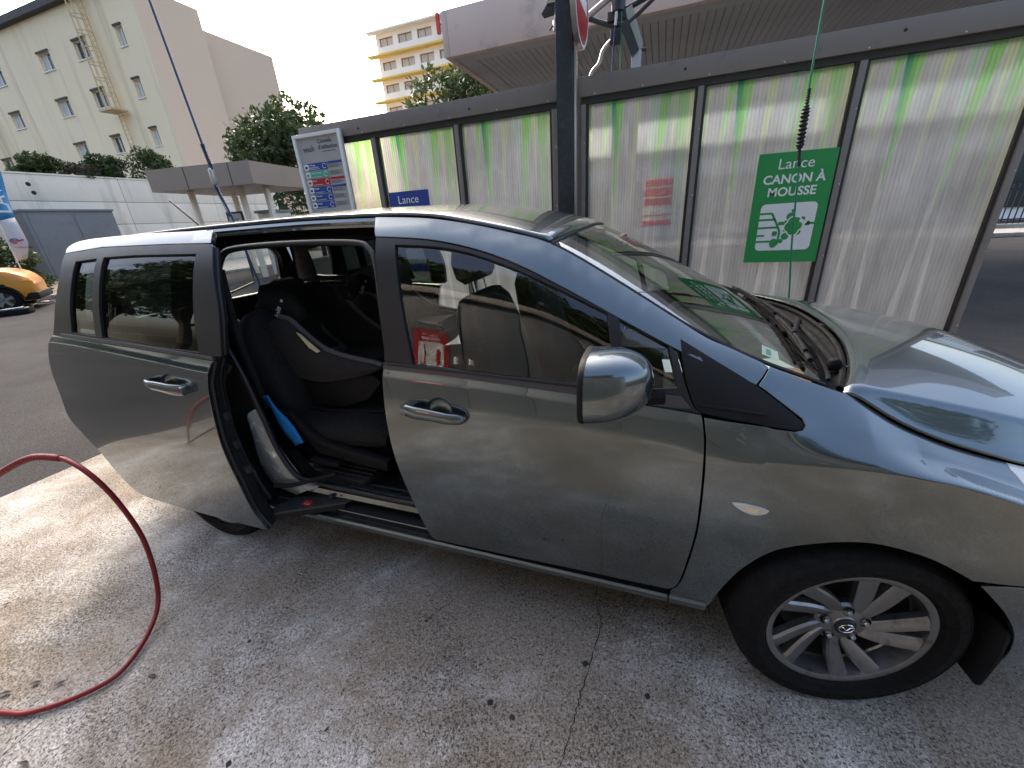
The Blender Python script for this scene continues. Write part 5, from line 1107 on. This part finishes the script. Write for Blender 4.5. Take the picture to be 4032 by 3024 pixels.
# lower roller arm with its red tag
arm = MB().prism([(-.10,-.80,.285),(.06,-.775,.325),(.25,-.70,.345),(.28,-.66,.345),(.20,-.63,.345),(-.06,-.70,.31),(-.14,-.76,.285)], (0,0,.012)).build('roller_arm', MAT['darksteel'], sdoor, fixn=True)
MB().prism([(-.10,-.806,.262),(.06,-.781,.302),(.25,-.706,.322),(.25,-.700,.345),(.06,-.775,.325),(-.10,-.80,.285)], (0,.004,0)).build('arm_flange', MAT['plastic'], sdoor, fixn=True)
MB().box((.045,-.752,.3375), (.085,-.722,.342)).build('red_tag', MAT['pred'], sdoor)
for q in ((.17,-.69,.362),(.22,-.67,.362)): lathe('roller', [(0,0),(.011,0),(.011,.012),(0,.014)], q, (0,0,1), MAT['darksteel'], sdoor, 12)
tube('check_strap', spline([(-.10,-.75,.42),(.0,-.735,.43),(.10,-.70,.455),(.20,-.655,.475)], 5), .011, MAT['plastic'], sdoor, 8)

# far sliding door, slid open as well
fsd = panel('far_sliding_door', slo, MAT['paint'], van, flange=.022, surf=S2, left=True, step=.06); fsd.location = (-.80, .10, 0)
panel('window_frame', sfr, MAT['sash'], fsd, off=-.001, holes=[g1, g2], flange=.03, left=True, step=.06)
panel('window_glass', g2, MAT['dglass'], fsd, off=-.012, flange=.002, smooth=False, step=.06, left=True); panel('vent_glass', g1, MAT['dglass'], fsd, off=-.012, flange=.002, smooth=False, step=.06, left=True)
panel('inner_trim', [(-.10,1.06),(-.165,.95),(-.19,.74),(-.185,.5),(-.14,.33),(-.5,.28),(-.95,.30),(-1.08,.45),(-1.26,.72),(-1.22,1.0),(-1.13,1.12),(-.5,1.09)], MAT['trim'], fsd, off=-.085, flange=.01, smooth=False, step=.08, left=True)
panel('far_sill', [(-1.0,.205),(.868,.215),(.868,.30),(-.049,.30),(-1.0,.40)], MAT['paint'], van, off=-.01, flange=.05, smooth=False, left=True, step=.06)

# aperture: header, sill steps, quarter jamb, seal --------------------------
def rail3(name, stations, mat, parent=van, smooth=True):
    """stations: list of polylines of equal length"""
    m = len(stations[0]); v = [p for s in stations for p in s]; f = [(i*m+k, i*m+k+1, (i+1)*m+k+1, (i+1)*m+k) for i in range(len(stations)-1) for k in range(m-1)]
    o = mesh(name, v, f, mat, parent); return shade(o, 35)
hs = []
for x in np.linspace(-1.12, -.205, 24):
    yt, zt = yt_(x), zt_(x); hs.append([(x,-(yt-.012),zt+.002),(x,-(yt+.004),zt-.004),(x,-(yt+.010),zt-.014),(x,-(yt+.006),zt-.022),(x,-(yt-.004),zt-.024),(x,-(yt-.002),zt-.034)])
rail3('aperture_header', hs, MAT['paint'])
hs = []
for x in np.linspace(-1.12, -.205, 24):
    yt, zt = yt_(x), zt_(x); hs.append([(x,-(yt-.002),zt-.034),(x,-(yt-.045),zt-.036),(x,-(yt-.048),zt-.060),(x,-(yt-.005),zt-.063),(x,-(yt-.008),zt-.075)])
rail3('upper_track', hs, MAT['shadow'])
sealp = [(-1.03,1.16),(-.99,1.30),(-.985,1.40),(-.97,1.455),(-.90,1.483),(-.60,1.490),(-.30,1.480),(-.225,1.455),(-.19,1.40),(-.165,1.25),(-.15,1.1),(-.15,.9),(-.14,.7)]
sealp2 = [(-1.03,1.16),(-.985,1.09),(-.93,.96),(-.88,.76),(-.855,.59),(-.80,.462),(-.72,.415),(-.5,.408),(-.2,.405),(-.13,.43),(-.13,.6),(-.14,.7)]
def in3(x, z, d): return (x, -S(x, z)+d, z)
tube('aperture_seal', spline([in3(x, z, .045) for x, z in sealp], 6), .013, MAT['seal'], van, 8)
tube('aperture_seal', spline([in3(x, z, .062 if z > .45 else .085) for x, z in sealp2], 6), .013, MAT['seal'], van, 8)
# rear quarter jamb between door and seal, its shade given as dark trim
qs = []
for x, z in sealp2[:4]: qs.append([in3(x+.005, z, .066), in3(x-.03, z-.01, .070), in3(x-.10, z-.03, .075), in3(x-.22, z-.06, .08)])
rail3('quarter_jamb', qs, MAT['trim'])
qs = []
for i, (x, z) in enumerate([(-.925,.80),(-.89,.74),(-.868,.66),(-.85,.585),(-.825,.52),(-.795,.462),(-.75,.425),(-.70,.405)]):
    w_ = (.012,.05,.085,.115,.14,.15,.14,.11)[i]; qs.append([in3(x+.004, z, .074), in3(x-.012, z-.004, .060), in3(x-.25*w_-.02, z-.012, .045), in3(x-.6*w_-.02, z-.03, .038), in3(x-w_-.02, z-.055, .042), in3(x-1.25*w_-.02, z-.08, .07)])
rail3('wheelhouse_panel', qs, MAT['soapy_skylit'])
MB().prism([(-.97,-.66,.30),(-.80,-.70,.30),(-.74,-.74,.36),(-.80,-.76,.45),(-.95,-.70,.5),(-1.05,-.66,.5)], (0,.05,0)).build('wheelhouse_inner', MAT['shadow'], van, fixn=True)
# sill: painted step, dark track, scuff
ss = []
for x in np.linspace(-.98, -.06, 20):
    ss.append([(x,-.700,.402),(x,-.755,.398),(x,-.775,.385),(x,-.782,.362),(x,-.778,.352)])
rail3('sill_step', ss, MAT['paint'])
ss = []
for x in np.linspace(-.98, -.04, 20): ss.append([(x,-.778,.352),(x,-.74,.350),(x,-.74,.322),(x,-.80,.318),(x,-.812,.312),(x,-.818,.290),(x,-.80,.280)])
rail3('lower_track', ss, MAT['plastic'])
tube('track_edge', [(x,-.812,.315) for x in np.linspace(-.95,-.04,8)], .0025, MAT['alloy'], van, 6)

for xa, xb in ((-1.0, .864), (.872, .985)):
    rail3('sill_moulding', [[(x,-.822,.297),(x,-.846,.294),(x,-.853,.287),(x,-.854,.276),(x,-.848,.262),(x,-.82,.245),(x,-.78,.232)] for x in np.linspace(xa, xb, 16)], MAT['paint'])
# ------------------------------------------------------------------ interior
def loft(name, secs, mat, parent, closed=True, cap=True, ang=50, sub=0):
    m = len(secs[0]); v = [p for s in secs for p in s]; f = []
    for i in range(len(secs)-1):
        for k in range(m if closed else m-1): f.append((i*m+k, i*m+(k+1) % m, (i+1)*m+(k+1) % m, (i+1)*m+k))
    if cap and closed: f += [tuple(range(m-1, -1, -1)), tuple((len(secs)-1)*m+k for k in range(m))]
    o = mesh(name, v, f, mat, parent); bm = bmesh.new(); bm.from_mesh(o.data); bmesh.ops.recalc_face_normals(bm, faces=bm.faces); bm.to_mesh(o.data); bm.free(); shade(o, ang)
    if sub: md = o.modifiers.new('s', 'SUBSURF'); md.levels = sub; md.render_levels = sub
    return o
def rrect(cx_, cy_, w_, h, e=.45, n=20):
    out = []
    for k in range(n):
        a = 2*math.pi*k/n; c, s = math.cos(a), math.sin(a); out.append((cx_+w_/2*abs(c)**e*(1 if c > 0 else -1), cy_+h/2*abs(s)**e*(1 if s > 0 else -1)))
    return out
def cushion(name, path, parent, mat, e=.5):
    """path: list of (x,z, thickness, width, y) centres; sections perpendicular to the path in the xz plane"""
    secs = []
    for i, (x, z, th, wd, y) in enumerate(path):
        a = Vector((path[min(i+1, len(path)-1)][0]-path[max(i-1, 0)][0], 0, path[min(i+1, len(path)-1)][1]-path[max(i-1, 0)][1])).normalized(); n = Vector((-a.z, 0, a.x))
        secs.append([(x+n.x*q, y+p, z+n.z*q) for p, q in rrect(0, 0, wd, th, e)])
    return loft(name, secs, mat, parent)
def seat(x, y, w_=.50, lean=.30, hr=True, back=.62, zb=.60, head_up=.06):
    st = cushion('seat', [(x-.06,zb-.06,.10,w_*.86,y),(x-.02,zb-.05,.16,w_*.96,y),(x+.16,zb-.055,.17,w_,y),(x+.36,zb-.03,.17,w_,y),(x+.48,zb-.03,.15,w_*.98,y),(x+.53,zb-.045,.09,w_*.92,y)], van, MAT['fabric'])
    bx, bz = x-.04, zb-.02
    pts = []
    for t, th, ww in ((0,.12,.86),(.08,.17,.95),(.4,.18,1),(.7,.16,.98),(.92,.13,.84),(.985,.09,.66),(1.0,.04,.5)): pts.append((bx-lean*back*t, bz+back*t, th, w_*ww, y))
    cushion('seat_back', pts, st, MAT['fabric'])
    if hr:
        tx, tz = pts[-1][0], pts[-1][1]
        for d in (-.06, .06): tube('headrest_post', [(tx+.01,y+d,tz-.03),(tx-.012,y+d,tz+head_up+.04)], .006, MAT['chrome'], st, 8)
        cushion('headrest', [(tx-.0,tz+head_up,.06,.20,y),(tx-.01,tz+head_up+.025,.10,.25,y),(tx-.018,tz+head_up+.08,.11,.26,y),(tx-.026,tz+head_up+.13,.09,.22,y),(tx-.03,tz+head_up+.15,.03,.16,y)], st, MAT['fabric'])
    MB().box((x-.02,y-w_*.42,zb-.30), (x+.42,y+w_*.42,zb-.12)).build('seat_base', MAT['trim'], st, bevel=.02)
    return st
seat(.29, -.40, .48, .27, True, .70, .58, .045); seat(.26, .40, .50, .27, True, .70, .58, .04)
s2 = seat(-.90, -.42, .50, .28, False, .55, .66); s2l = seat(-.90, .40, .50, .28, False, .50, .66, .02)
seat(-1.70, .32, .46, .22, True, .42, .66, .02); seat(-1.70, -.32, .46, .22, True, .42, .66, .02)
# recliner cover and adjust lever on the near second row seat
MB().prism([(-1.0,-.70,.58),(-.93,-.70,.69),(-.86,-.70,.70),(-.80,-.70,.60),(-.74,-.70,.53),(-.35,-.70,.49),(-.34,-.70,.545),(-.70,-.70,.60),(-.78,-.70,.66),(-.86,-.70,.735),(-.95,-.70,.735),(-1.02,-.70,.66)], (0,.035,0)).build('recliner_cover', MAT['plastic'], s2, fixn=True, bevel=.008)
MB().box((-.80,-.715,.475), (-.62,-.665,.50)).build('recline_lever', MAT['plastic'], s2, bevel=.008)
# floor, mats, step
MB().box((-2.12,-.72,.30), (1.15,.74,.36)).build('floor', MAT['carpet'], van)
MB().box((-.98,-.7,.361), (-.05,-.60,.385)).build('floor_mat', MAT['carpet'], van, bevel=.01)
stp = MB().prism([(-.90,-.705,.362),(-.50,-.735,.362),(-.47,-.735,.362),(-.43,-.60,.362),(-.43,-.45,.362),(-.90,-.45,.362)], (0,0,.075)).build('floor_step', MAT['carpet'], van, fixn=True, bevel=.014)
for k in range(7): tube('mat_rib', [(-.88,-.69+.03*k,.439),(-.46,-.715+.03*k+.01,.439)], .0035, MAT['carpet'], stp, 5)
rail3('mat_lip', [[(x,-.60,.386),(x,-.68,.390),(x,-.70,.404),(x,-.712,.400)] for x in np.linspace(-.66,-.10,8)], MAT['carpet'])
# pillars, headliner, side trims
MB().prism([(-.20,-.70,.40),(-.06,-.72,.40),(-.10,-.78,1.05),(-.17,-.60,1.50),(-.24,-.58,1.50),(-.20,-.76,1.05)], (0,.05,0)).build('door_pillar', MAT['trim'], van, fixn=True)
grid_mesh('headliner', lambda u, v: (lambda p: (p[0]-.02, p[1]*.93, p[2]-.045))(roof_f(u, .02+.96*v)), 16, 20, MAT['headliner'], van)
panel('far_inner_trim', [(1.0,.9),(.9,.98),(.5,1.0),(-.10,1.04),(-.12,.7),(-.05,.4),(.95,.4)], MAT['trim'], van, left=True, off=-.07, flange=.002, smooth=False, step=.12)
panel('far_quarter_trim', [(-1.08,1.12),(-2.1,1.13),(-2.1,.4),(-1.0,.4),(-.98,.5),(-1.02,.8),(-1.06,1.0)], MAT['trim'], van, left=True, off=-.07, flange=.002, smooth=False, step=.12)
panel('quarter_inner_trim', [(-1.08,1.12),(-2.1,1.13),(-2.1,.4),(-1.0,.4),(-.92,.5),(-.95,.8),(-1.02,1.0)], MAT['trim'], van, off=-.10, flange=.002, smooth=False, step=.1)
panel('pillar_trim', [(-1.02,1.13),(-1.2,1.13),(-1.22,1.48),(-.97,1.48),(-1.0,1.3)], MAT['trimgrey'], van, off=-.05, flange=.002, smooth=False, step=.1)
panel('door_inner_trim', [(.88,.97),(.5,.99),(-.12,1.03),(-.12,.5),(-.05,.38),(.85,.38)], MAT['trim'], van, off=-.075, flange=.002, smooth=False, step=.12)
for sx in (-1,): 
    panel('far_pillar_trim', [(-.17,.45),(-.06,.45),(-.09,1.06),(-.12,1.46),(-.19,1.46),(-.16,1.06)], MAT['trim'], van, off=-.05, left=True, flange=.002, smooth=False, step=.1)
    panel('far_rear_pillar_trim', [(-1.2,1.13),(-1.09,1.13),(-1.07,1.48),(-1.2,1.46)], MAT['trimgrey'], van, off=-.05, left=True, flange=.002, smooth=False, step=.1)
# seat belts
tube('seat_belt', [(-1.06,-.66,1.40),(-1.05,-.69,1.1),(-1.0,-.70,.75)], .018, MAT['trim'], van, 4)
tube('seat_belt', [(-.16,-.63,1.40),(-.15,-.72,1.0)], .017, MAT['trimgrey'], van, 4)
# tailgate with rear glass and wiper
tg = empty('tg', (0,0,0))
def tg_pt(y, z, d=0): return (-2.125-.16*(1.55-z)/.5*.45-.03*(y/.6)**2*-1*0+d-.05*(abs(y)/.62)**2*-1, y, z)
def tg_wall(outline, holes):
    loops = [outline]+holes; pts = []; ed = []
    for L in loops: n0 = len(pts); pts += L; ed += [(n0+i, n0+(i+1) % len(L)) for i in range(len(L))]
    r_ = delaunay_2d_cdt([Vector(p) for p in pts], ed, [], 0, 1e-6); V2 = [tuple(q) for q in r_[0]]
    f = [t for t in r_[2] if inpoly(sum(V2[i][0] for i in t)/3, sum(V2[i][1] for i in t)/3, outline) and not any(inpoly(sum(V2[i][0] for i in t)/3, sum(V2[i][1] for i in t)/3, h) for h in holes)]
    return V2, f
bpy.data.objects.remove(tg)
rw = rounded(-.56, .56, 1.12, 1.44, .09, 6)
V2, f = tg_wall(dens([(-.70,.30),(.70,.30),(.74,.9),(.66,1.3),(.58,1.54),(-.58,1.54),(-.66,1.3),(-.74,.9)], .1), [rw])
tgo = mesh('tailgate', [tg_pt(*p) for p in V2], f, MAT['paint'], van); md = tgo.modifiers.new('s', 'SOLIDIFY'); md.thickness = .03
mesh('tailgate_trim', [tg_pt(p[0], p[1], .045) for p in V2], f, MAT['trim'], tgo)
V3, f3 = tg_wall(dens(rw, .1), []); mesh('rear_glass', [tg_pt(p[0], p[1], -.005) for p in V3], f3, MAT['glass'], tgo)
tube('rear_wiper', [tg_pt(-.02,1.13,-.03), tg_pt(.20,1.16,-.03), tg_pt(.36,1.20,-.03)], .008, MAT['black'], tgo, 6)
# dashboard, wheel, console, papers
ds = []
for y in np.linspace(-.70, .70, 9):
    e_ = (abs(y)/.70)**2; ds.append([(1.24-.10*e_,y,1.005),(1.05-.05*e_,y,1.015),(.86,y,1.0),(.80,y,.95),(.82,y,.86),(.90,y,.72),(.95,y,.5)])
rail3('dashboard', ds, MAT['trim'])
st = tube('steering_wheel', [Vector((.60,.38,.90))+Vector((-.35*math.sin(a)*.185, .185*math.cos(a), .93*.185*math.sin(a))) for a in np.linspace(0, 2*math.pi, 33)], .016, MAT['trim'], van, 8)
lathe('wheel_boss', [(0,0),(.07,.01),(.08,.05),(0,.06)], (.60,.38,.90), (.9,0,.35), MAT['trim'], st, 16); tube('steering_column', [(.64,.38,.90),(.85,.38,.80)], .035, MAT['trim'], st, 10)
for a in (.0, math.pi, -math.pi/2): tube('wheel_spoke', [(.60,.38,.90), Vector((.60,.38,.90))+Vector((-.35*math.sin(a)*.18, .18*math.cos(a), .93*.18*math.sin(a)))], .012, MAT['trim'], st, 6)
MB().box((.60,-.16,.62), (.86,.16,.97)).build('centre_console', MAT['trim'], van, bevel=.03)
MB().box((.56,-.03,1.36), (.60,.20,1.43)).build('interior_mirror', MAT['trim'], van, bevel=.015)
for nm, lab, c in (('paper_slip','white paper slip lying on the dashboard by the windscreen base',((1.10,-.55),(1.20,-.50),(1.16,-.40),(1.06,-.45))),('folded_leaflet','white folded leaflet lying on the dash near the quarter window',((.80,-.60),(.98,-.57),(.97,-.45),(.79,-.48)))):
    o = MB().prism([(x,y,1.017+.001*i) for i,(x,y) in enumerate(c)], (0,0,.003)).build(nm, MAT['paper'], None, fixn=True); tag(o, lab, 'paper')
o = MB().prism([(1.13,-.66,1.018),(1.20,-.64,1.018),(1.20,-.52,1.018),(1.14,-.52,1.018)], (0,0,.012)).build('wooden_strip', MAT['wood'], None, fixn=True); tag(o, 'small orange brown strip lying at the windscreen corner', 'strip')
# ------------------------------------------------------------------ child seat
def child_seat(loc, label):
    cs = empty('child_seat', loc, 0, label, 'child seat')
    # shell as side wings: profile top edge and bottom edge in xz, swept over width
    top = [(-1.06,1.10),(-1.0,1.145),(-.93,1.165),(-.87,1.15),(-.82,1.105),(-.76,1.055),(-.70,1.015),(-.62,.99),(-.52,.972),(-.44,.962),(-.39,.95)]
    bot = [(-1.07,1.06),(-1.03,.98),(-.99,.93),(-.95,.89),(-.90,.86),(-.84,.85),(-.76,.845),(-.66,.86),(-.55,.885),(-.45,.91),(-.40,.935)]
    for sgn in (-1, 1):
        secs = []
        for (tx, tz), (bx, bz) in zip(top, bot):
            y0 = sgn*.175; y1 = sgn*.225
            secs.append([(tx,y0,tz-.01),(tx,(y0+y1)/2,tz),(tx,y1-sgn*.004,tz-.012),((tx+bx)/2,y1+sgn*.006,(tz+bz)/2),(bx,y1-sgn*.01,bz),(bx,y0,bz+.01),((tx+bx)/2,y0,(tz+bz)/2)])
        loft('side_wing', secs, MAT['fabric2'], cs, ang=60)
        tube('wing_piping', spline([(x, sgn*.20, z+.002) for x, z in top[2:]], 4), .012, MAT['pipe'], cs, 8)
    # seat pan and back pad between the wings
    cushion('back_pad', [(-1.10,1.30,.05,.24,0),(-1.09,1.24,.10,.30,0),(-1.06,1.1,.12,.34,0),(-1.0,.98,.12,.35,0),(-.92,.90,.12,.35,0),(-.80,.875,.11,.35,0),(-.62,.895,.10,.35,0),(-.46,.925,.07,.34,0)], cs, MAT['fabric'])
    # head support with wings
    for sgn in (-1, 1):
        secs = []
        for (x, z, h) in ((-1.12,1.20,.03),(-1.06,1.205,.125),(-.98,1.20,.145),(-.91,1.185,.12),(-.865,1.165,.06)):
            y0, y1 = sgn*.105, sgn*.165; secs.append([(x,y0,z-h/2),(x,y0,z+h/2),(x,(y0+y1)/2,z+h/2+.012),(x,y1,z+h/2-.01),(x,y1+sgn*.008,z),(x,y1,z-h/2)])
        loft('head_wing', secs, MAT['fabric'], cs, ang=60)
    # base
    MB().prism([(-1.02,-.20,.74),(-.98,-.20,.86),(-.80,-.20,.86),(-.46,-.20,.90),(-.42,-.20,.86),(-.52,-.20,.76),(-.70,-.20,.70),(-.95,-.20,.69)], (0,.40,0)).build('base', MAT['plastic'], cs, fixn=True, bevel=.02)
    tube('support_bar', [(-.98,-.21,.70),(-.75,-.22,.695),(-.42,-.21,.72)], .011, MAT['plastic'], cs, 8)
    for y in (-.07, .07): tube('harness_strap', spline([(-1.045,y,1.16),(-.96,y,1.02),(-.86,y*.8,.955),(-.78,0,.95)], 5), .016, MAT['trimgrey'], cs, 4)
    lb = [(-.82,1.118),(-.795,1.108),(-.705,1.03),(-.725,1.022),(-.765,1.045)]; MB().prism([(x,-.2295,z-.018) for x,z in lb], (0,-.003,0)).build('label_patch', MAT['label'], cs, fixn=True)
    t = text('lettering', 'Joie', .042, (-.955,-.1745,1.175), (R(90), R(-28), 0), MAT['pwhite'], cs, .0006); t.rotation_euler = (R(90), R(-62), 0)
    lathe('logo_dot', [(0,0),(.008,0),(.006,.003)], (-.925,-.173,1.235), (0,-1,0), MAT['pwhite'], cs, 10)
    return cs
child_seat((0,-.34,0), 'dark grey child seat with white logo on the second row by the open door')
child_seat((-.10,.40,-.02), 'dark child seat with crossed straps on the far side second row seat')
v = []; f = []
for i in range(13):
    t = i/12
    for k, q in enumerate((0, .33, .66, 1)):
        x = -.965+.115*t+q*(.038+.03*t)+.0015*math.sin(t*9+k); z = .825-.235*t+q*.012-.03*t*(1-q)*.6; v.append((x, -.722+.006*math.sin(t*7+k*1.1), z))
    if i:
        for k in range(3): f.append((4*(i-1)+k, 4*(i-1)+k+1, 4*i+k+1, 4*i+k))
o = mesh('blue_cloth', v, f, MAT['bluecloth'], None, True); md = o.modifiers.new('s', 'SOLIDIFY'); md.thickness = .008; tag(o, 'bright blue microfibre cloth tucked beside the second row seat', 'cloth')
# antenna
an = tube('antenna', [(-2.035,0,1.588),(-2.06,0,1.62),(-2.25,0,1.772)], [.010,.006,.0045], MAT['black'], van, 8)
# ------------------------------------------------------------------ red hose
rh = empty('red_wash_hose', (0,0,0), 0, 'red rubber wash hose looping down onto the concrete', 'hose')
hp = [(-2.95,-3.24,.45),(-2.97,-3.15,.12),(-3.0,-2.8,.0135),(-3.0,-2.2,.0135),(-2.75,-1.75,.0135),(-2.45,-1.62,.16),(-2.12,-1.50,.42),(-1.88,-1.43,.60),(-1.649,-1.377,.72),(-1.443,-1.34,.80),(-1.285,-1.317,.81),(-1.159,-1.309,.75),(-1.16,-1.276,.58),(-1.201,-1.253,.35),(-1.217,-1.288,.1),(-1.152,-1.385,.026),(-1.082,-1.527,.0135),(-1.127,-1.63,.0135),(-1.236,-1.722,.0135),(-1.347,-1.757,.0135),(-1.7,-1.86,.0135),(-2.3,-2.05,.0135),(-2.65,-2.4,.0135),(-2.75,-2.9,.0135),(-2.76,-3.15,.10),(-2.76,-3.24,.40)]
hpath = spline(hp, 10); tube('hose', hpath, .0092, MAT['hose_red'], rh, 12)
gp_ = spline(hp[6:11], 60)
tube('spring_guard', gp_, [.0120+.0016*math.sin(k*1.25) for k in range(len(gp_))], MAT['hose_red'], rh, 10)
# ------------------------------------------------------------------ yellow car at the left edge
MAT['ypaint'] = M('orange_yellow_paint', (.60,.24,.02), .45, .1, var=.05, coat=.4)
yc = empty('yellow_car', (-17.25,4.35,-.012), R(58), 'orange yellow hatchback parked at the edge of the asphalt', 'car')
def sec_y(x):
    hw = kn((-3.3,.62),(-3.1,.80),(-2.4,.86),(.2,.87),(.42,.83),(.58,.74),(.66,.62))(x); zt = kn((-3.3,.95),(-3.0,1.05),(-.6,1.08),(.0,1.14),(.25,1.10),(.5,.98),(.66,.80))(x); zl = .24
    return [(x,-hw*.9,zl),(x,-hw,.45),(x,-hw*1.0,.75),(x,-hw*.97,zt-.10),(x,-hw*.80,zt),(x,0,zt+.03),(x,hw*.80,zt),(x,hw*.97,zt-.10),(x,hw,.75),(x,hw,.45),(x,hw*.9,zl)]
xs = list(np.linspace(-3.3,.66,40)); body = []
secs = [sec_y(x) for x in xs]; m = 11; vv = [p for s in secs for p in s]; ff = []
def inarch(p): return any(math.hypot(p[0]-ax,p[2]-.33) < .39 for ax in (0,-2.55)) and abs(p[1]) > .5
rows = []
for s in secs:
    P = [Vector(p) for p in s]; rows.append(spline(P, 3))
mm = len(rows[0]); vv = [tuple(p) for r_ in rows for p in r_]
for i in range(len(rows)-1):
    for k in range(mm-1):
        q = (i*mm+k, i*mm+k+1, (i+1)*mm+k+1, (i+1)*mm+k); c = sum((Vector(vv[j]) for j in q), Vector())/4
        if not inarch(c): ff.append(q)
ff.append(tuple((len(rows)-1)*mm+k for k in range(mm))); ff.append(tuple(range(mm-1, -1, -1)))
o = mesh('body', vv, ff, MAT['ypaint'], yc); shade(o, 50)
gh = [[(x,-w_,z0),(x,-w_*.8,z1),(x,0,z1+.04),(x,w_*.8,z1),(x,w_,z0)] for x,w_,z0,z1 in ((-3.1,.74,1.04,1.06),(-2.7,.76,1.06,1.45),(-1.8,.76,1.07,1.56),(-1.0,.76,1.08,1.52),(-.3,.74,1.10,1.13))]
rail3('greenhouse', gh, MAT['dglass'] if False else MAT['winglass'], yc)
MB().box((.36,-.80,.26), (.70,.80,.46)).build('lower_bumper', MAT['plastic'], yc, bevel=.04)
for ax in (0, -2.55):
    for sgn in (-1, 1):
        v = []; f = []
        for k in range(21):
            a = math.pi*k/20
            for rr_, yy in ((.345,.86),(.345,.885),(.405,.885),(.405,.84)): v.append((ax+rr_*math.cos(a), sgn*yy, .33+rr_*math.sin(a)))
            if k:
                for q in range(3): f.append((4*(k-1)+q,4*(k-1)+q+1,4*k+q+1,4*k+q))
        mesh('arch_trim', v, f, MAT['plastic'], yc)
        wh = lathe('wheel', [(.21,-.0),(.23,-.02),(.30,-.02),(.33,.02),(.33,.20),(.22,.2)], (ax,sgn*.86,.33), (0,-sgn,0), MAT['tyre'], yc, 36)
        lathe('rim', [(0,.02),(.19,.02),(.20,0),(.215,0),(.215,.05)], (ax,sgn*.86,.33), (0,-sgn,0), MAT['disc'], wh, 36)
        for k in range(5):
            a = 2*math.pi*k/5+.3; c_, s_ = math.cos(a), math.sin(a); y0 = sgn*.862
            MB().prism([(ax-.03*s_,y0,.33+.03*c_),(ax+.2*c_-.045*s_,y0,.33+.2*s_+.045*c_),(ax+.2*c_+.045*s_,y0,.33+.2*s_-.045*c_),(ax+.03*s_,y0,.33-.03*c_)], (0,sgn*.02,0)).build('spoke', MAT['alloy'], wh, fixn=True)
# tool tray on the asphalt
tt = empty('tool_tray', (-15.6,3.62,-.012), R(50), 'dark plastic car jack and tool tray lying on the asphalt', 'tool tray')
secs = []
for z, s in ((0,.92),(.05,1.0),(.15,1.0),(.15,.93),(.07,.90)): secs.append([(x*s,y*s,z) for x,y in rrect(0,0,.78,.52,.4,24)])
loft('tray', secs, MAT['plastic'], tt, ang=30)
tube('wrench', [(-.05,-.12,.16),(.14,-.10,.17),(.27,-.06,.17)], [.022,.018,.03], MAT['chrome'], tt, 8)
MB().box((-.30,-.02,.08), (.05,.12,.17)).build('jack', MAT['darksteel'], tt, bevel=.01); MB().box((.10,.02,.08), (.30,.14,.16)).build('jack_box', MAT['galv'], tt, bevel=.01); tube('crank', [(-.3,-.1,.16),(-.1,-.16,.165),(.0,-.03,.17)], .014, MAT['galv'], tt, 6)
